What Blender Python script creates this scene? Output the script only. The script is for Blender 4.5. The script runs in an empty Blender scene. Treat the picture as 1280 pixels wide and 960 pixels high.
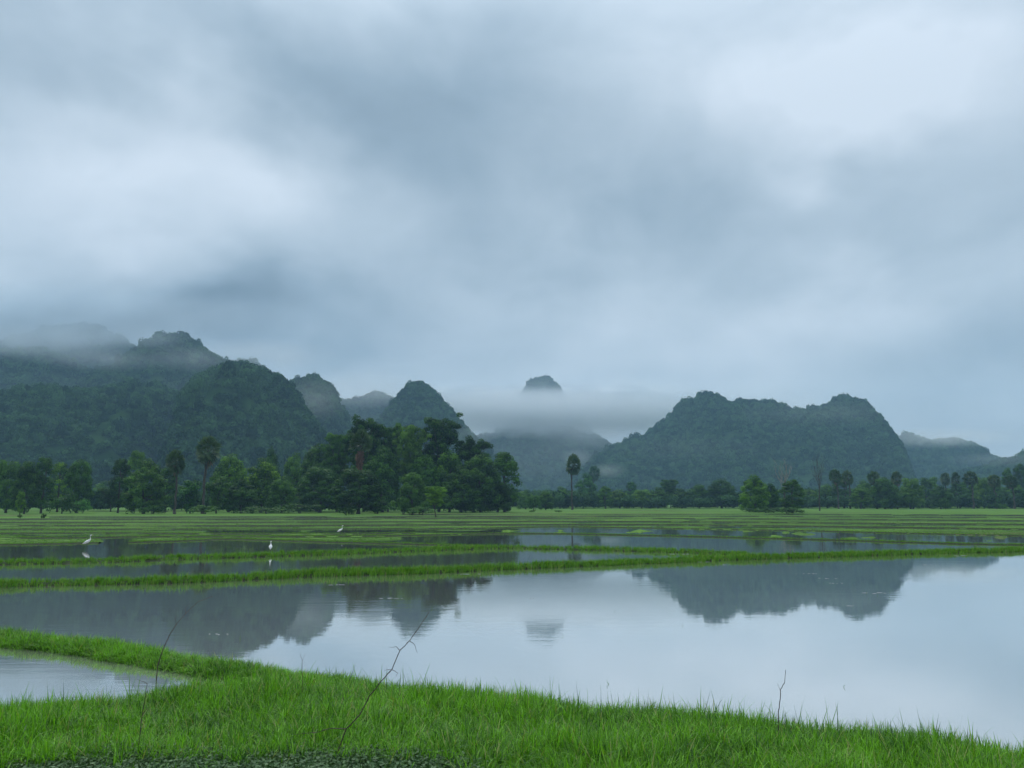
import bpy, math, random
import numpy as np
from mathutils import Vector, Matrix

sc = bpy.context.scene
F = 1000.0                      # focal length in photograph pixels (1280 wide)
H = 3.0                         # camera height above the paddy water
HORIZON = 629.0
A = math.atan((HORIZON - 480.0) / F)
CA, SA = math.cos(A), math.sin(A)

# ------------------------------------------------------------------ camera
cd = bpy.data.cameras.new('camera')
cam = bpy.data.objects.new('camera', cd)
sc.collection.objects.link(cam)
cam.location = (0, 0, H)
cam.rotation_euler = (math.pi / 2 + A, 0, 0)
cd.sensor_width = 36
cd.lens = 36 * F / 1280
cd.clip_start = 0.1
cd.clip_end = 20000
sc.camera = cam

# ------------------------------------------------------------------ exposure, sampling
sc.view_settings.view_transform = 'Standard'
sc.view_settings.look = 'None'
sc.view_settings.exposure = 0
sc.view_settings.gamma = 1
try:
    sc.cycles.use_denoising = True
    sc.cycles.denoiser = 'OPENIMAGEDENOISE'
    sc.cycles.max_bounces = 10
    sc.cycles.diffuse_bounces = 2
    sc.cycles.glossy_bounces = 3
    sc.cycles.transmission_bounces = 2
    sc.cycles.transparent_max_bounces = 6
    sc.cycles.volume_bounces = 8
    sc.cycles.volume_step_rate = 0.6
    sc.cycles.volume_max_steps = 64
    sc.cycles.caustics_reflective = False
    sc.cycles.caustics_refractive = False
    sc.cycles.use_adaptive_sampling = True
    sc.cycles.adaptive_threshold = 0.02
except Exception as e:
    print(e)

def ray(px, py):
    """pixel of the photograph -> (X/Y, (Z-H)/Y)"""
    x = (px - 640.0) / F
    u = (480.0 - py) / F
    fy = CA - u * SA
    return x / fy, (SA + u * CA) / fy

def on_plane(px, py, z=0.0):
    rx, rz = ray(px, py)
    y = (z - H) / rz
    return np.array([rx * y, y, z])

def at_dist(px, py, y):
    rx, rz = ray(px, py)
    return np.array([rx * y, y, H + rz * y])

# ------------------------------------------------------------------ node helpers
class NT:
    def __init__(s, tree):
        s.t = tree
        tree.nodes.clear()
    def n(s, typ, **kw):
        nd = s.t.nodes.new(typ)
        for k, v in kw.items():
            if k.startswith('_'):
                setattr(nd, k[1:], v)
        return nd
    def link(s, a, b):
        s.t.links.new(a, b)
    def put(s, sock, v):
        if hasattr(v, 'is_output') or isinstance(v, bpy.types.NodeSocket):
            s.t.links.new(v, sock)
        elif v is not None:
            sock.default_value = v
    def math(s, op, a, b=None, c=None, clamp=False):
        nd = s.t.nodes.new('ShaderNodeMath'); nd.operation = op; nd.use_clamp = clamp
        s.put(nd.inputs[0], a)
        if b is not None: s.put(nd.inputs[1], b)
        if c is not None: s.put(nd.inputs[2], c)
        return nd.outputs[0]
    def vmath(s, op, a, b=None):
        nd = s.t.nodes.new('ShaderNodeVectorMath'); nd.operation = op
        s.put(nd.inputs[0], a)
        if b is not None: s.put(nd.inputs[1], b)
        return nd
    def mix(s, f, a, b, blend='MIX'):
        nd = s.t.nodes.new('ShaderNodeMix'); nd.data_type = 'RGBA'; nd.blend_type = blend
        s.put(nd.inputs[0], f)
        s.put(nd.inputs[6], a if not isinstance(a, tuple) else (*a[:3], 1))
        s.put(nd.inputs[7], b if not isinstance(b, tuple) else (*b[:3], 1))
        return nd.outputs[2]
    def noise(s, vec, scale, detail=3, rough=0.5, dist=0.0, out=0):
        nd = s.t.nodes.new('ShaderNodeTexNoise')
        if vec is not None: s.t.links.new(vec, nd.inputs['Vector'])
        nd.inputs['Scale'].default_value = scale
        nd.inputs['Detail'].default_value = detail
        nd.inputs['Roughness'].default_value = rough
        nd.inputs['Distortion'].default_value = dist
        return nd.outputs[out]
    def smooth(s, v, a, b, lo=0.0, hi=1.0):
        nd = s.t.nodes.new('ShaderNodeMapRange'); nd.interpolation_type = 'SMOOTHSTEP'
        s.put(nd.inputs[0], v)
        nd.inputs[1].default_value = a; nd.inputs[2].default_value = b
        nd.inputs[3].default_value = lo; nd.inputs[4].default_value = hi
        return nd.outputs[0]
    def mapping(s, vec, scale=(1, 1, 1), loc=(0, 0, 0)):
        nd = s.t.nodes.new('ShaderNodeMapping')
        s.t.links.new(vec, nd.inputs[0])
        nd.inputs[1].default_value = loc
        nd.inputs[3].default_value = scale
        return nd.outputs[0]

# ------------------------------------------------------------------ world: overcast cloud over a Nishita sky
SUN_EL, SUN_AZ = math.radians(52), math.radians(-35)     # azimuth from +Y, clockwise
world = bpy.data.worlds.new('World')
sc.world = world
world.use_nodes = True
T = NT(world.node_tree)
geo = T.n('ShaderNodeTexCoord')
D = geo.outputs['Generated']
sky = T.n('ShaderNodeTexSky'); sky.sky_type = 'NISHITA'; sky.sun_disc = False
sky.sun_elevation = SUN_EL; sky.sun_rotation = SUN_AZ
sep = T.n('ShaderNodeSeparateXYZ'); T.link(D, sep.inputs[0])
dz = T.math('MAXIMUM', sep.outputs[2], 0.0)
den = T.math('ADD', dz, 0.16)
cu = T.math('DIVIDE', sep.outputs[0], den)
cv = T.math('DIVIDE', sep.outputs[1], den)
cmb = T.n('ShaderNodeCombineXYZ'); T.link(cu, cmb.inputs[0]); T.link(cv, cmb.inputs[1])
P = cmb.outputs[0]
n1 = T.noise(T.mapping(P, (0.6, 0.8, 1), (3.1, 1.7, 0)), 1.0, 4, 0.45, 0.5)
n2 = T.noise(T.mapping(D, (1.0, 1.0, 1.5), (8.1, 4.7, 0)), 2.6, 5, 0.5, 0.5)
n3 = T.noise(T.mapping(D, (1.0, 1.0, 1.4), (1.1, 9.7, 0)), 6.5, 6, 0.55, 0.4)
val = T.math('MULTIPLY_ADD', T.math('SUBTRACT', n1, 0.5), 0.46, 0.70)
val = T.math('MULTIPLY_ADD', T.math('SUBTRACT', n2, 0.5), 0.38, val)
val = T.math('MULTIPLY_ADD', T.math('SUBTRACT', n3, 0.5), 0.30, val)
# the lighter breaks and the heavier banks of this cloud deck, each a soft patch in a direction
# warp the direction with noise so the patches are ragged
wn = T.n('ShaderNodeTexNoise'); T.link(T.mapping(D, (1, 1, 1.6)), wn.inputs['Vector'])
wn.inputs['Scale'].default_value = 3.2; wn.inputs['Detail'].default_value = 4; wn.inputs['Roughness'].default_value = 0.5
wv = T.vmath('SUBTRACT', wn.outputs[1], (0.5, 0.5, 0.5)).outputs[0]
wsc = T.vmath('SCALE', wv); wsc.inputs[3].default_value = 0.34
DW = T.vmath('ADD', D, wsc.outputs[0]).outputs[0]
PATCHES = [  # px, py, radius px across, radius px up, strength
    (120, 200, 230, 110, 0.26), (350, 240, 120, 80, 0.18), (1090, 100, 200, 80, 0.36), (1240, 180, 120, 90, 0.14),
    (450, 80, 190, 90, -0.18), (540, 190, 190, 80, -0.20), (80, 368, 300, 42, -0.16), (880, 250, 330, 70, -0.10), (640, 60, 260, 60, -0.04), (130, 20, 260, 50, -0.14),
    (1180, 450, 220, 40, -0.05), (640, 330, 150, 40, -0.06), (40, 400, 250, 44, -0.50),
    (740, 450, 360, 70, 0.08), (1200, 330, 200, 60, 0.08), (960, 370, 260, 50, 0.10), (700, 210, 120, 60, 0.08),
]
for (px, py, rw, rh, st) in PATCHES:
    rx, rz = ray(px, py)
    c = Vector((rx, 1, rz)).normalized()
    right = Vector((c.y, -c.x, 0)).normalized(); up = right.cross(c)
    d1 = T.vmath('SUBTRACT', DW, tuple(c)).outputs[0]
    a = T.vmath('DOT_PRODUCT', d1, tuple(right / (rw / F))).outputs['Value']
    b = T.vmath('DOT_PRODUCT', d1, tuple(up / (rh / F))).outputs['Value']
    r2 = T.math('ADD', T.math('MULTIPLY', a, a), T.math('MULTIPLY', b, b))
    g = T.math('POWER', 2.718, T.math('MULTIPLY', r2, -1.0))
    front = T.math('GREATER_THAN', sep.outputs[1], 0.0)
    val = T.math('MULTIPLY_ADD', T.math('MULTIPLY', g, front), st, val)
# overcast sky: zenith brighter than the horizon
zen = T.smooth(sep.outputs[2], 0.40, 1.0, 0.0, 1.0)
val = T.math('MULTIPLY_ADD', zen, 0.55, val)
cr = T.n('ShaderNodeValToRGB'); T.link(val, cr.inputs[0])
e = cr.color_ramp.elements
e[0].position = 0.0; e[0].color = (0.090, 0.132, 0.178, 1)
e[1].position = 1.0; e[1].color = (0.70, 0.80, 0.91, 1)
for p_, c_ in ((0.25, (0.175, 0.25, 0.325, 1)), (0.5, (0.31, 0.415, 0.515, 1)), (0.75, (0.485, 0.595, 0.70, 1))):
    q = e.new(p_); q.color = c_
boost = T.math('MULTIPLY_ADD', zen, 0.9, 1.0)
cloud = T.mix(1.0, cr.outputs[0], boost, 'MULTIPLY')
bg1 = T.n('ShaderNodeBackground'); T.link(sky.outputs[0], bg1.inputs[0]); bg1.inputs[1].default_value = 0.05
bg2 = T.n('ShaderNodeBackground'); T.link(cloud, bg2.inputs[0]); bg2.inputs[1].default_value = 1.0
ms = T.n('ShaderNodeMixShader'); ms.inputs[0].default_value = 0.97
T.link(bg1.outputs[0], ms.inputs[1]); T.link(bg2.outputs[0], ms.inputs[2])
wo = T.n('ShaderNodeOutputWorld'); T.link(ms.outputs[0], wo.inputs[0])

# ------------------------------------------------------------------ sun behind the overcast
sd = bpy.data.lights.new('sun', 'SUN')
sd.energy = 1.5; sd.angle = math.radians(30); sd.color = (1.0, 0.97, 0.92)
sun = bpy.data.objects.new('sun', sd); sc.collection.objects.link(sun)
sdir = Vector((math.sin(SUN_AZ) * math.cos(SUN_EL), math.cos(SUN_AZ) * math.cos(SUN_EL), math.sin(SUN_EL)))
sun.rotation_euler = sdir.to_track_quat('Z', 'Y').to_euler()
sun.location = (0, 0, 60)

# ------------------------------------------------------------------ mesh helpers
def mesh_np(name, V, Fc, mat=None, tint=None, smooth=False):
    V = np.asarray(V, dtype=np.float32); Fc = np.asarray(Fc, dtype=np.int32)
    m = bpy.data.meshes.new(name)
    m.vertices.add(len(V)); m.vertices.foreach_set('co', V.ravel())
    if len(Fc):
        nf, k = Fc.shape
        m.loops.add(nf * k); m.loops.foreach_set('vertex_index', Fc.ravel())
        m.polygons.add(nf)
        m.polygons.foreach_set('loop_start', np.arange(0, nf * k, k, dtype=np.int32))
        m.polygons.foreach_set('loop_total', np.full(nf, k, dtype=np.int32))
        if smooth:
            m.polygons.foreach_set('use_smooth', np.ones(nf, dtype=bool))
    if tint is not None:
        at = m.attributes.new('tint', 'FLOAT', 'POINT'); at.data.foreach_set('value', np.asarray(tint, dtype=np.float32))
    m.update(); m.validate()
    if mat: m.materials.append(mat)
    return m

def link(name, data, parent=None, loc=(0, 0, 0), coll=None):
    o = bpy.data.objects.new(name, data)
    (coll or sc.collection).objects.link(o)
    o.location = loc
    if parent: o.parent = parent
    return o

def tag(o, label=None, cat=None, group=None, kind=None):
    if label: o['label'] = label
    if cat: o['category'] = cat
    if group: o['group'] = group
    if kind: o['kind'] = kind
    return o

def tube(path, radii, sides=6):
    """tapered tube along a path; returns V, F(quads)"""
    path = np.asarray(path, float); n = len(path)
    tang = np.gradient(path, axis=0); tang /= np.linalg.norm(tang, axis=1)[:, None] + 1e-9
    ref = np.array([0.3, 1.0, 0.1]) if abs(tang[0][2]) > 0.7 else np.array([0, 0, 1.0])
    V = []
    ang = np.linspace(0, 2 * math.pi, sides, endpoint=False)
    for i in range(n):
        a = np.cross(tang[i], ref); a /= np.linalg.norm(a) + 1e-9
        b = np.cross(tang[i], a)
        V.append(path[i] + radii[i] * (np.cos(ang)[:, None] * a + np.sin(ang)[:, None] * b))
    V = np.concatenate(V)
    Fq = []
    for i in range(n - 1):
        for k in range(sides):
            k2 = (k + 1) % sides
            Fq.append((i * sides + k, i * sides + k2, (i + 1) * sides + k2, (i + 1) * sides + k))
    return V, np.array(Fq)

class Acc:
    def __init__(s): s.V = []; s.F = []; s.T = []; s.n = 0
    def add(s, V, Fc, t=None):
        s.V.append(V); s.F.append(np.asarray(Fc) + s.n); s.n += len(V)
        s.T.append(np.full(len(V), 0.5) if t is None else (np.full(len(V), t) if np.isscalar(t) else t))
    def mesh(s, name, mat, smooth=False):
        return mesh_np(name, np.concatenate(s.V), np.concatenate(s.F), mat, np.concatenate(s.T), smooth)

def cards(rs, C, N, L, W, spread=0.8):
    """diamond leaf cards at centres C facing roughly N; L, W half sizes (arrays)"""
    n = len(C)
    N = N + rs.normal(0, spread, (n, 3)); N /= np.linalg.norm(N, axis=1)[:, None] + 1e-9
    R = rs.normal(0, 1, (n, 3))
    a = np.cross(N, R); a /= np.linalg.norm(a, axis=1)[:, None] + 1e-9
    b = np.cross(N, a)
    L = np.broadcast_to(L, n)[:, None]; W = np.broadcast_to(W, n)[:, None]
    V = np.stack([C - a * L, C + b * W, C + a * L, C - b * W], axis=1).reshape(-1, 3)
    Fc = np.arange(4 * n).reshape(-1, 4)
    return V, Fc

# value noise for height fields
def vnoise(x, y, seed=0):
    xi = np.floor(x).astype(np.int64); yi = np.floor(y).astype(np.int64)
    xf = x - xi; yf = y - yi
    def h(a, b):
        v = (a * 374761393 + b * 668265263 + seed * 1442695041) & 0x7fffffff
        v = ((v ^ (v >> 13)) * 1274126177) & 0x7fffffff
        return ((v ^ (v >> 16)) & 0xffff) / 65535.0
    u = xf * xf * (3 - 2 * xf); v = yf * yf * (3 - 2 * yf)
    return (h(xi, yi) * (1 - u) + h(xi + 1, yi) * u) * (1 - v) + (h(xi, yi + 1) * (1 - u) + h(xi + 1, yi + 1) * u) * v
def fbm(x, y, seed=0, oct=4, gain=0.5):
    s = 0; a = 1; t = 0
    for i in range(oct):
        s = s + a * vnoise(x * 2 ** i, y * 2 ** i, seed + i * 17); t += a; a *= gain
    return s / t - 0.5

# ------------------------------------------------------------------ materials
def mat_new(name):
    m = bpy.data.materials.new(name); m.use_nodes = True
    return m, NT(m.node_tree)

def foliage_mat(name, dark, light, trans=0.25, gloss=0.25, rough=0.55, yellow=None, usecolor=True, patch=None, pamp=1.6):
    m, t = mat_new(name)
    at = t.n('ShaderNodeAttribute'); at.attribute_name = 'tint'
    oi = t.n('ShaderNodeObjectInfo')
    f = t.math('MULTIPLY_ADD', t.math('SUBTRACT', oi.outputs['Random'], 0.5), 0.8 if pamp > 1.5 and patch else 0.45, at.outputs['Fac'], clamp=True)
    if patch:
        gp = t.n('ShaderNodeNewGeometry')
        pn = t.noise(gp.outputs['Position'], patch, 4, 0.6)
        f = t.math('MULTIPLY_ADD', t.math('SUBTRACT', pn, 0.5), pamp, f, clamp=True)
    col = t.mix(f, dark, light)
    if yellow:
        y = t.smooth(at.outputs['Fac'], 0.93, 0.98)
        col = t.mix(y, col, yellow)
    if usecolor:
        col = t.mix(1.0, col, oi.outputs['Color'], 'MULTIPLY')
    bs = t.n('ShaderNodeBsdfPrincipled')
    t.link(col, bs.inputs['Base Color']); bs.inputs['Roughness'].default_value = rough
    bs.inputs['Specular IOR Level'].default_value = gloss
    tr = t.n('ShaderNodeBsdfTranslucent')
    tc = t.mix(1.0, col, (1.1, 1.25, 0.6), 'MULTIPLY'); t.link(tc, tr.inputs[0])
    mx = t.n('ShaderNodeMixShader'); mx.inputs[0].default_value = trans
    t.link(bs.outputs[0], mx.inputs[1]); t.link(tr.outputs[0], mx.inputs[2])
    o = t.n('ShaderNodeOutputMaterial'); t.link(mx.outputs[0], o.inputs[0])
    return m

M_LEAF = foliage_mat('tree_foliage', (0.010, 0.038, 0.008), (0.12, 0.26, 0.030), gloss=0.1)
M_HILL_LEAF = foliage_mat('hill_foliage', (0.009, 0.028, 0.013), (0.062, 0.130, 0.050), trans=0.1, patch=0.012, gloss=0.0)
M_PALM = foliage_mat('palm_frond', (0.030, 0.065, 0.022), (0.10, 0.15, 0.055), trans=0.15, rough=0.45)
M_GRASS = foliage_mat('grass_blade', (0.020, 0.090, 0.004), (0.21, 0.50, 0.018), trans=0.35, gloss=0.35, rough=0.5, patch=0.9, pamp=0.9, yellow=(0.30, 0.32, 0.10))
M_BUND = foliage_mat('bund_grass', (0.035, 0.13, 0.008), (0.17, 0.38, 0.024), trans=0.3, yellow=(0.26, 0.27, 0.10))
M_RICE = foliage_mat('rice_leaf', (0.042, 0.115, 0.012), (0.120, 0.265, 0.026), trans=0.3)
M_WEED = foliage_mat('creeping_weed_leaf', (0.026, 0.075, 0.020), (0.12, 0.20, 0.085), trans=0.15, yellow=(0.20, 0.25, 0.15))
M_DEAD = foliage_mat('dead_frond', (0.035, 0.022, 0.016), (0.24, 0.135, 0.095), trans=0.1)

def bark_mat(name, a, b, scale=3.0):
    m, t = mat_new(name)
    tc = t.n('ShaderNodeTexCoord')
    n = t.noise(t.mapping(tc.outputs['Object'], (1, 1, 0.25)), scale, 6, 0.6)
    col = t.mix(t.smooth(n, 0.35, 0.65), a, b)
    bs = t.n('ShaderNodeBsdfPrincipled'); t.link(col, bs.inputs['Base Color']); bs.inputs['Roughness'].default_value = 0.9
    bp = t.n('ShaderNodeBump'); bp.inputs['Strength'].default_value = 0.6; bp.inputs['Distance'].default_value = 0.05
    t.link(n, bp.inputs['Height']); t.link(bp.outputs[0], bs.inputs['Normal'])
    o = t.n('ShaderNodeOutputMaterial'); t.link(bs.outputs[0], o.inputs[0])
    return m
M_BARK = bark_mat('tree_bark', (0.022, 0.018, 0.014), (0.075, 0.062, 0.048))
M_PALE = bark_mat('pale_bark', (0.14, 0.13, 0.11), (0.30, 0.28, 0.25))
M_TWIG = bark_mat('dead_twig_bark', (0.030, 0.022, 0.016), (0.10, 0.075, 0.055), 30)

def soil_mat():
    m, t = mat_new('bank_soil')
    tc = t.n('ShaderNodeTexCoord')
    n = t.noise(tc.outputs['Object'], 2.5, 8, 0.62)
    n2 = t.noise(tc.outputs['Object'], 22, 5, 0.6)
    col = t.mix(t.smooth(n, 0.38, 0.62), (0.018, 0.030, 0.010), (0.030, 0.055, 0.014))
    col = t.mix(t.smooth(n2, 0.5, 0.75), col, (0.035, 0.032, 0.018))
    bs = t.n('ShaderNodeBsdfPrincipled'); bs.inputs['Specular IOR Level'].default_value = 0.1; t.link(col, bs.inputs['Base Color']); bs.inputs['Roughness'].default_value = 0.85
    bp = t.n('ShaderNodeBump'); bp.inputs['Strength'].default_value = 0.7; bp.inputs['Distance'].default_value = 0.05
    t.link(n2, bp.inputs['Height']); t.link(bp.outputs[0], bs.inputs['Normal'])
    o = t.n('ShaderNodeOutputMaterial'); t.link(bs.outputs[0], o.inputs[0])
    return m
M_SOIL = soil_mat()

def field_mat():
    m, t = mat_new('rice_field_ground')
    tc = t.n('ShaderNodeTexCoord')
    g = tc.outputs['Object']
    n = t.noise(t.mapping(g, (0.02, 0.09, 1)), 1.0, 5, 0.6, 0.4)
    n2 = t.noise(t.mapping(g, (0.25, 0.8, 1)), 1.0, 6, 0.7)
    n3 = t.noise(t.mapping(g, (0.012, 0.05, 1), (5, 3, 0)), 1.0, 3, 0.5)
    col = t.mix(t.smooth(n, 0.36, 0.64), (0.048, 0.112, 0.016), (0.098, 0.200, 0.028))
    col = t.mix(t.smooth(n3, 0.55, 0.70), col, (0.085, 0.095, 0.035))
    col = t.mix(t.smooth(n2, 0.50, 0.76, 0, 0.6), col, (0.028, 0.060, 0.013))
    bs = t.n('ShaderNodeBsdfPrincipled'); t.link(col, bs.inputs['Base Color']); bs.inputs['Roughness'].default_value = 0.9
    bs.inputs['Specular IOR Level'].default_value = 0.1
    bp = t.n('ShaderNodeBump'); bp.inputs['Strength'].default_value = 0.8; bp.inputs['Distance'].default_value = 0.3
    t.link(n2, bp.inputs['Height']); t.link(bp.outputs[0], bs.inputs['Normal'])
    o = t.n('ShaderNodeOutputMaterial'); t.link(bs.outputs[0], o.inputs[0])
    return m
M_FIELD = field_mat()

def hill_mat():
    m, t = mat_new('forest_floor')
    tc = t.n('ShaderNodeTexCoord')
    n = t.noise(tc.outputs['Object'], 0.03, 8, 0.6)
    col = t.mix(t.smooth(n, 0.4, 0.62), (0.014, 0.035, 0.012), (0.035, 0.07, 0.024))
    bs = t.n('ShaderNodeBsdfPrincipled'); t.link(col, bs.inputs['Base Color']); bs.inputs['Roughness'].default_value = 1
    bs.inputs['Specular IOR Level'].default_value = 0.0
    o = t.n('ShaderNodeOutputMaterial'); t.link(bs.outputs[0], o.inputs[0])
    return m
M_HILL = hill_mat()

def water_mat():
    m, t = mat_new('paddy_water')
    tc = t.n('ShaderNodeTexCoord')
    g = tc.outputs['Object']
    n = t.noise(t.mapping(g, (0.7, 2.0, 1)), 1.0, 4, 0.55)
    n2 = t.noise(t.mapping(g, (5.0, 9.0, 1)), 1.0, 3, 0.6)
    n3 = t.noise(t.mapping(g, (0.07, 0.16, 1)), 1.0, 3, 0.5, 0.5)
    h = t.math('MULTIPLY_ADD', n2, 0.22, n)
    bp = t.n('ShaderNodeBump'); bp.inputs['Distance'].default_value = 0.01
    t.link(t.smooth(n3, 0.42, 0.68, 0.08, 0.36), bp.inputs['Strength'])
    t.link(h, bp.inputs['Height'])
    gl = t.n('ShaderNodeBsdfGlossy'); gl.inputs[0].default_value = (1.0, 0.99, 0.975, 1)
    t.link(t.smooth(n3, 0.35, 0.7, 0.012, 0.045), gl.inputs['Roughness']); t.link(bp.outputs[0], gl.inputs['Normal'])
    df = t.n('ShaderNodeBsdfDiffuse'); df.inputs[0].default_value = (0.36, 0.35, 0.32, 1)   # silt in the water
    lw = t.n('ShaderNodeLayerWeight'); lw.inputs[0].default_value = 0.5       # facing = 1 - cos
    fac = t.smooth(lw.outputs['Facing'], 0.45, 0.97, 0.30, 0.97)
    mx = t.n('ShaderNodeMixShader'); t.link(fac, mx.inputs[0])
    t.link(df.outputs[0], mx.inputs[1]); t.link(gl.outputs[0], mx.inputs[2])
    o = t.n('ShaderNodeOutputMaterial'); t.link(mx.outputs[0], o.inputs[0])
    return m
M_WATER = water_mat()

def plain_mat(name, a, b, scale, rough=0.6):
    m, t = mat_new(name)
    tc = t.n('ShaderNodeTexCoord')
    n = t.noise(tc.outputs['Object'], scale, 4, 0.5)
    bs = t.n('ShaderNodeBsdfPrincipled'); t.link(t.mix(n, a, b), bs.inputs['Base Color']); bs.inputs['Roughness'].default_value = rough
    o = t.n('ShaderNodeOutputMaterial'); t.link(bs.outputs[0], o.inputs[0])
    return m
M_WHITE = plain_mat('egret_plumage', (0.74, 0.74, 0.72), (0.84, 0.84, 0.82), 20)
M_BILL = plain_mat('egret_bill', (0.50, 0.36, 0.06), (0.60, 0.45, 0.10), 20, 0.4)
M_LEG = plain_mat('egret_leg', (0.03, 0.03, 0.03), (0.05, 0.05, 0.045), 20, 0.5)

# ------------------------------------------------------------------ scatter (only for what nobody could count)
def scatter_group(coll):
    ng = bpy.data.node_groups.new('scatter', 'GeometryNodeTree')
    ng.interface.new_socket('Geometry', in_out='INPUT', socket_type='NodeSocketGeometry')
    ng.interface.new_socket('Geometry', in_out='OUTPUT', socket_type='NodeSocketGeometry')
    N = ng.nodes.new; L = ng.links.new
    gi = N('NodeGroupInput'); go = N('NodeGroupOutput')
    ci = N('GeometryNodeCollectionInfo'); ci.inputs['Collection'].default_value = coll
    ci.inputs['Separate Children'].default_value = True; ci.inputs['Reset Children'].default_value = True
    ip = N('GeometryNodeInstanceOnPoints'); ip.inputs['Pick Instance'].default_value = True
    a1 = N('GeometryNodeInputNamedAttribute'); a1.data_type = 'FLOAT_VECTOR'; a1.inputs[0].default_value = 'rot'
    a2 = N('GeometryNodeInputNamedAttribute'); a2.data_type = 'FLOAT_VECTOR'; a2.inputs[0].default_value = 'scl'
    a3 = N('GeometryNodeInputNamedAttribute'); a3.data_type = 'INT'; a3.inputs[0].default_value = 'pick'
    er = N('FunctionNodeEulerToRotation')
    L(gi.outputs[0], ip.inputs['Points']); L(ci.outputs[0], ip.inputs['Instance'])
    L(a3.outputs[0], ip.inputs['Instance Index'])
    L(a1.outputs[0], er.inputs[0]); L(er.outputs[0], ip.inputs['Rotation'])
    L(a2.outputs[0], ip.inputs['Scale']); L(ip.outputs[0], go.inputs[0])
    return ng

def scatter(name, Pts, rot, scl, pick, ng):
    m = mesh_np(name, Pts, np.zeros((0, 3)))
    n = len(Pts)
    a = m.attributes.new('rot', 'FLOAT_VECTOR', 'POINT'); a.data.foreach_set('vector', rot.astype(np.float32).ravel())
    a = m.attributes.new('scl', 'FLOAT_VECTOR', 'POINT'); a.data.foreach_set('vector', scl.astype(np.float32).ravel())
    a = m.attributes.new('pick', 'INT', 'POINT'); a.data.foreach_set('value', pick.astype(np.int32))
    o = link(name, m)
    md = o.modifiers.new('scatter', 'NODES'); md.node_group = ng
    tag(o, kind='stuff')
    return o

def source_coll(name, meshes):
    c = bpy.data.collections.new(name)
    for i, m in enumerate(meshes):
        o = bpy.data.objects.new('%s_%02d' % (name, i), m); c.objects.link(o)
    return c

# =================================================================== GROUND, WATER
def ground_sheet():
    ys = np.concatenate([np.linspace(-60, 200, 14), np.geomspace(230, 9000, 20)])
    xs = np.linspace(-1, 1, 25)
    V = []; 
    for y in ys:
        w = 200 + abs(y) * 1.6
        for x in xs:
            V.append((x * w, y, -0.45))
    n = len(xs); Fq = []
    for j in range(len(ys) - 1):
        for i in range(n - 1):
            Fq.append((j * n + i, j * n + i + 1, (j + 1) * n + i + 1, (j + 1) * n + i))
    return mesh_np('ground', V, Fq, M_FIELD, smooth=True)
tag(link('ground', ground_sheet()), kind='structure')

wm = mesh_np('water', [(-260, 5, 0), (260, 5, 0), (420, 330, 0), (-420, 330, 0)], [(0, 1, 2, 3)], M_WATER)
tag(link('water', wm), kind='structure')

def curve(pts):
    xs = np.array([p[0] for p in pts], float); ys = np.array([p[1] for p in pts], float)
    return lambda x: np.interp(x, xs, ys)

BUNDS = [   # px polyline of the near foot of each bund, width m, height m, grass height m, tufts per metre
    ([(-160, 739), (0, 733.5), (110, 731), (220, 729), (310, 725), (400, 720), (500, 718), (600, 714), (700, 709), (800, 705), (870, 702), (940, 699.5), (1000, 697.5), (1100, 694.5), (1200, 691.5), (1280, 689.5), (1460, 684)], 0.75, 0.10, 0.30, 46),
    ([(-160, 709), (0, 706), (110, 704), (220, 699.5), (310, 697), (420, 693.5), (500, 690), (600, 686.5), (640, 685.5), (700, 687), (800, 689.5), (870, 692), (930, 696)], 1.0, 0.10, 0.27, 36),
    ([(-160, 683), (0, 681.5), (60, 680.5), (122, 679)], 1.20, 0.08, 0.13, 30),
    ([(160, 678.5), (220, 677), (280, 674.5), (340, 676), (400, 678), (480, 680), (560, 682.5), (610, 685)], 1.20, 0.08, 0.13, 36),
    ([(-160, 674), (0, 673), (100, 672.5), (200, 671), (310, 671.5), (400, 671), (500, 670), (600, 667.5), (700, 667.5), (820, 670), (900, 672), (1020, 675), (1100, 677.5), (1200, 680.5), (1280, 682), (1440, 684.5)], 1.20, 0.08, 0.13, 31),
    ([(-160, 667), (0, 667), (150, 666.5), (250, 667.5), (420, 668), (520, 667)], 1.40, 0.08, 0.13, 24),
    ([(-160, 662), (0, 662), (200, 661.5), (300, 661.8), (420, 661.5), (600, 660.5), (700, 658.5), (820, 660.5), (900, 662), (1000, 663.5), (1100, 666), (1200, 668.5), (1280, 670), (1440, 673)], 1.60, 0.08, 0.13, 24),
    ([(-160, 657.5), (0, 657), (300, 657.5), (600, 656), (820, 656), (1000, 658), (1280, 662), (1440, 664)], 1.80, 0.12, 0.12, 16),
    ([(-160, 652.5), (0, 653), (300, 653), (600, 652), (820, 652), (1000, 653.5), (1280, 656), (1440, 657)], 2.00, 0.12, 0.12, 14),
    ([(-160, 649), (200, 649), (500, 648.2), (820, 648), (1000, 649), (1280, 651), (1440, 652)], 2.40, 0.12, 0.12, 9),
    ([(60, 646.3), (300, 646.3), (600, 645.5), (900, 645), (1280, 647), (1440, 648)], 2.60, 0.12, 0.12, 8),
    ([(500, 642.8), (700, 642.6), (1000, 642.6), (1280, 644), (1440, 644)], 3.00, 0.12, 0.12, 7),
]
def bund_points(pl, step=2.0):
    c = curve(pl); xs = np.arange(pl[0][0], pl[-1][0] + 0.1, step)
    xs = xs.astype(float)
    ys = c(xs)
    k = np.ones(21) / 21
    ysm = np.convolve(np.pad(ys, 10, mode='edge'), k, mode='valid')
    ysm = ysm
    return np.array([on_plane(a, b, 0.0) for a, b in zip(xs, ysm)])

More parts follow.
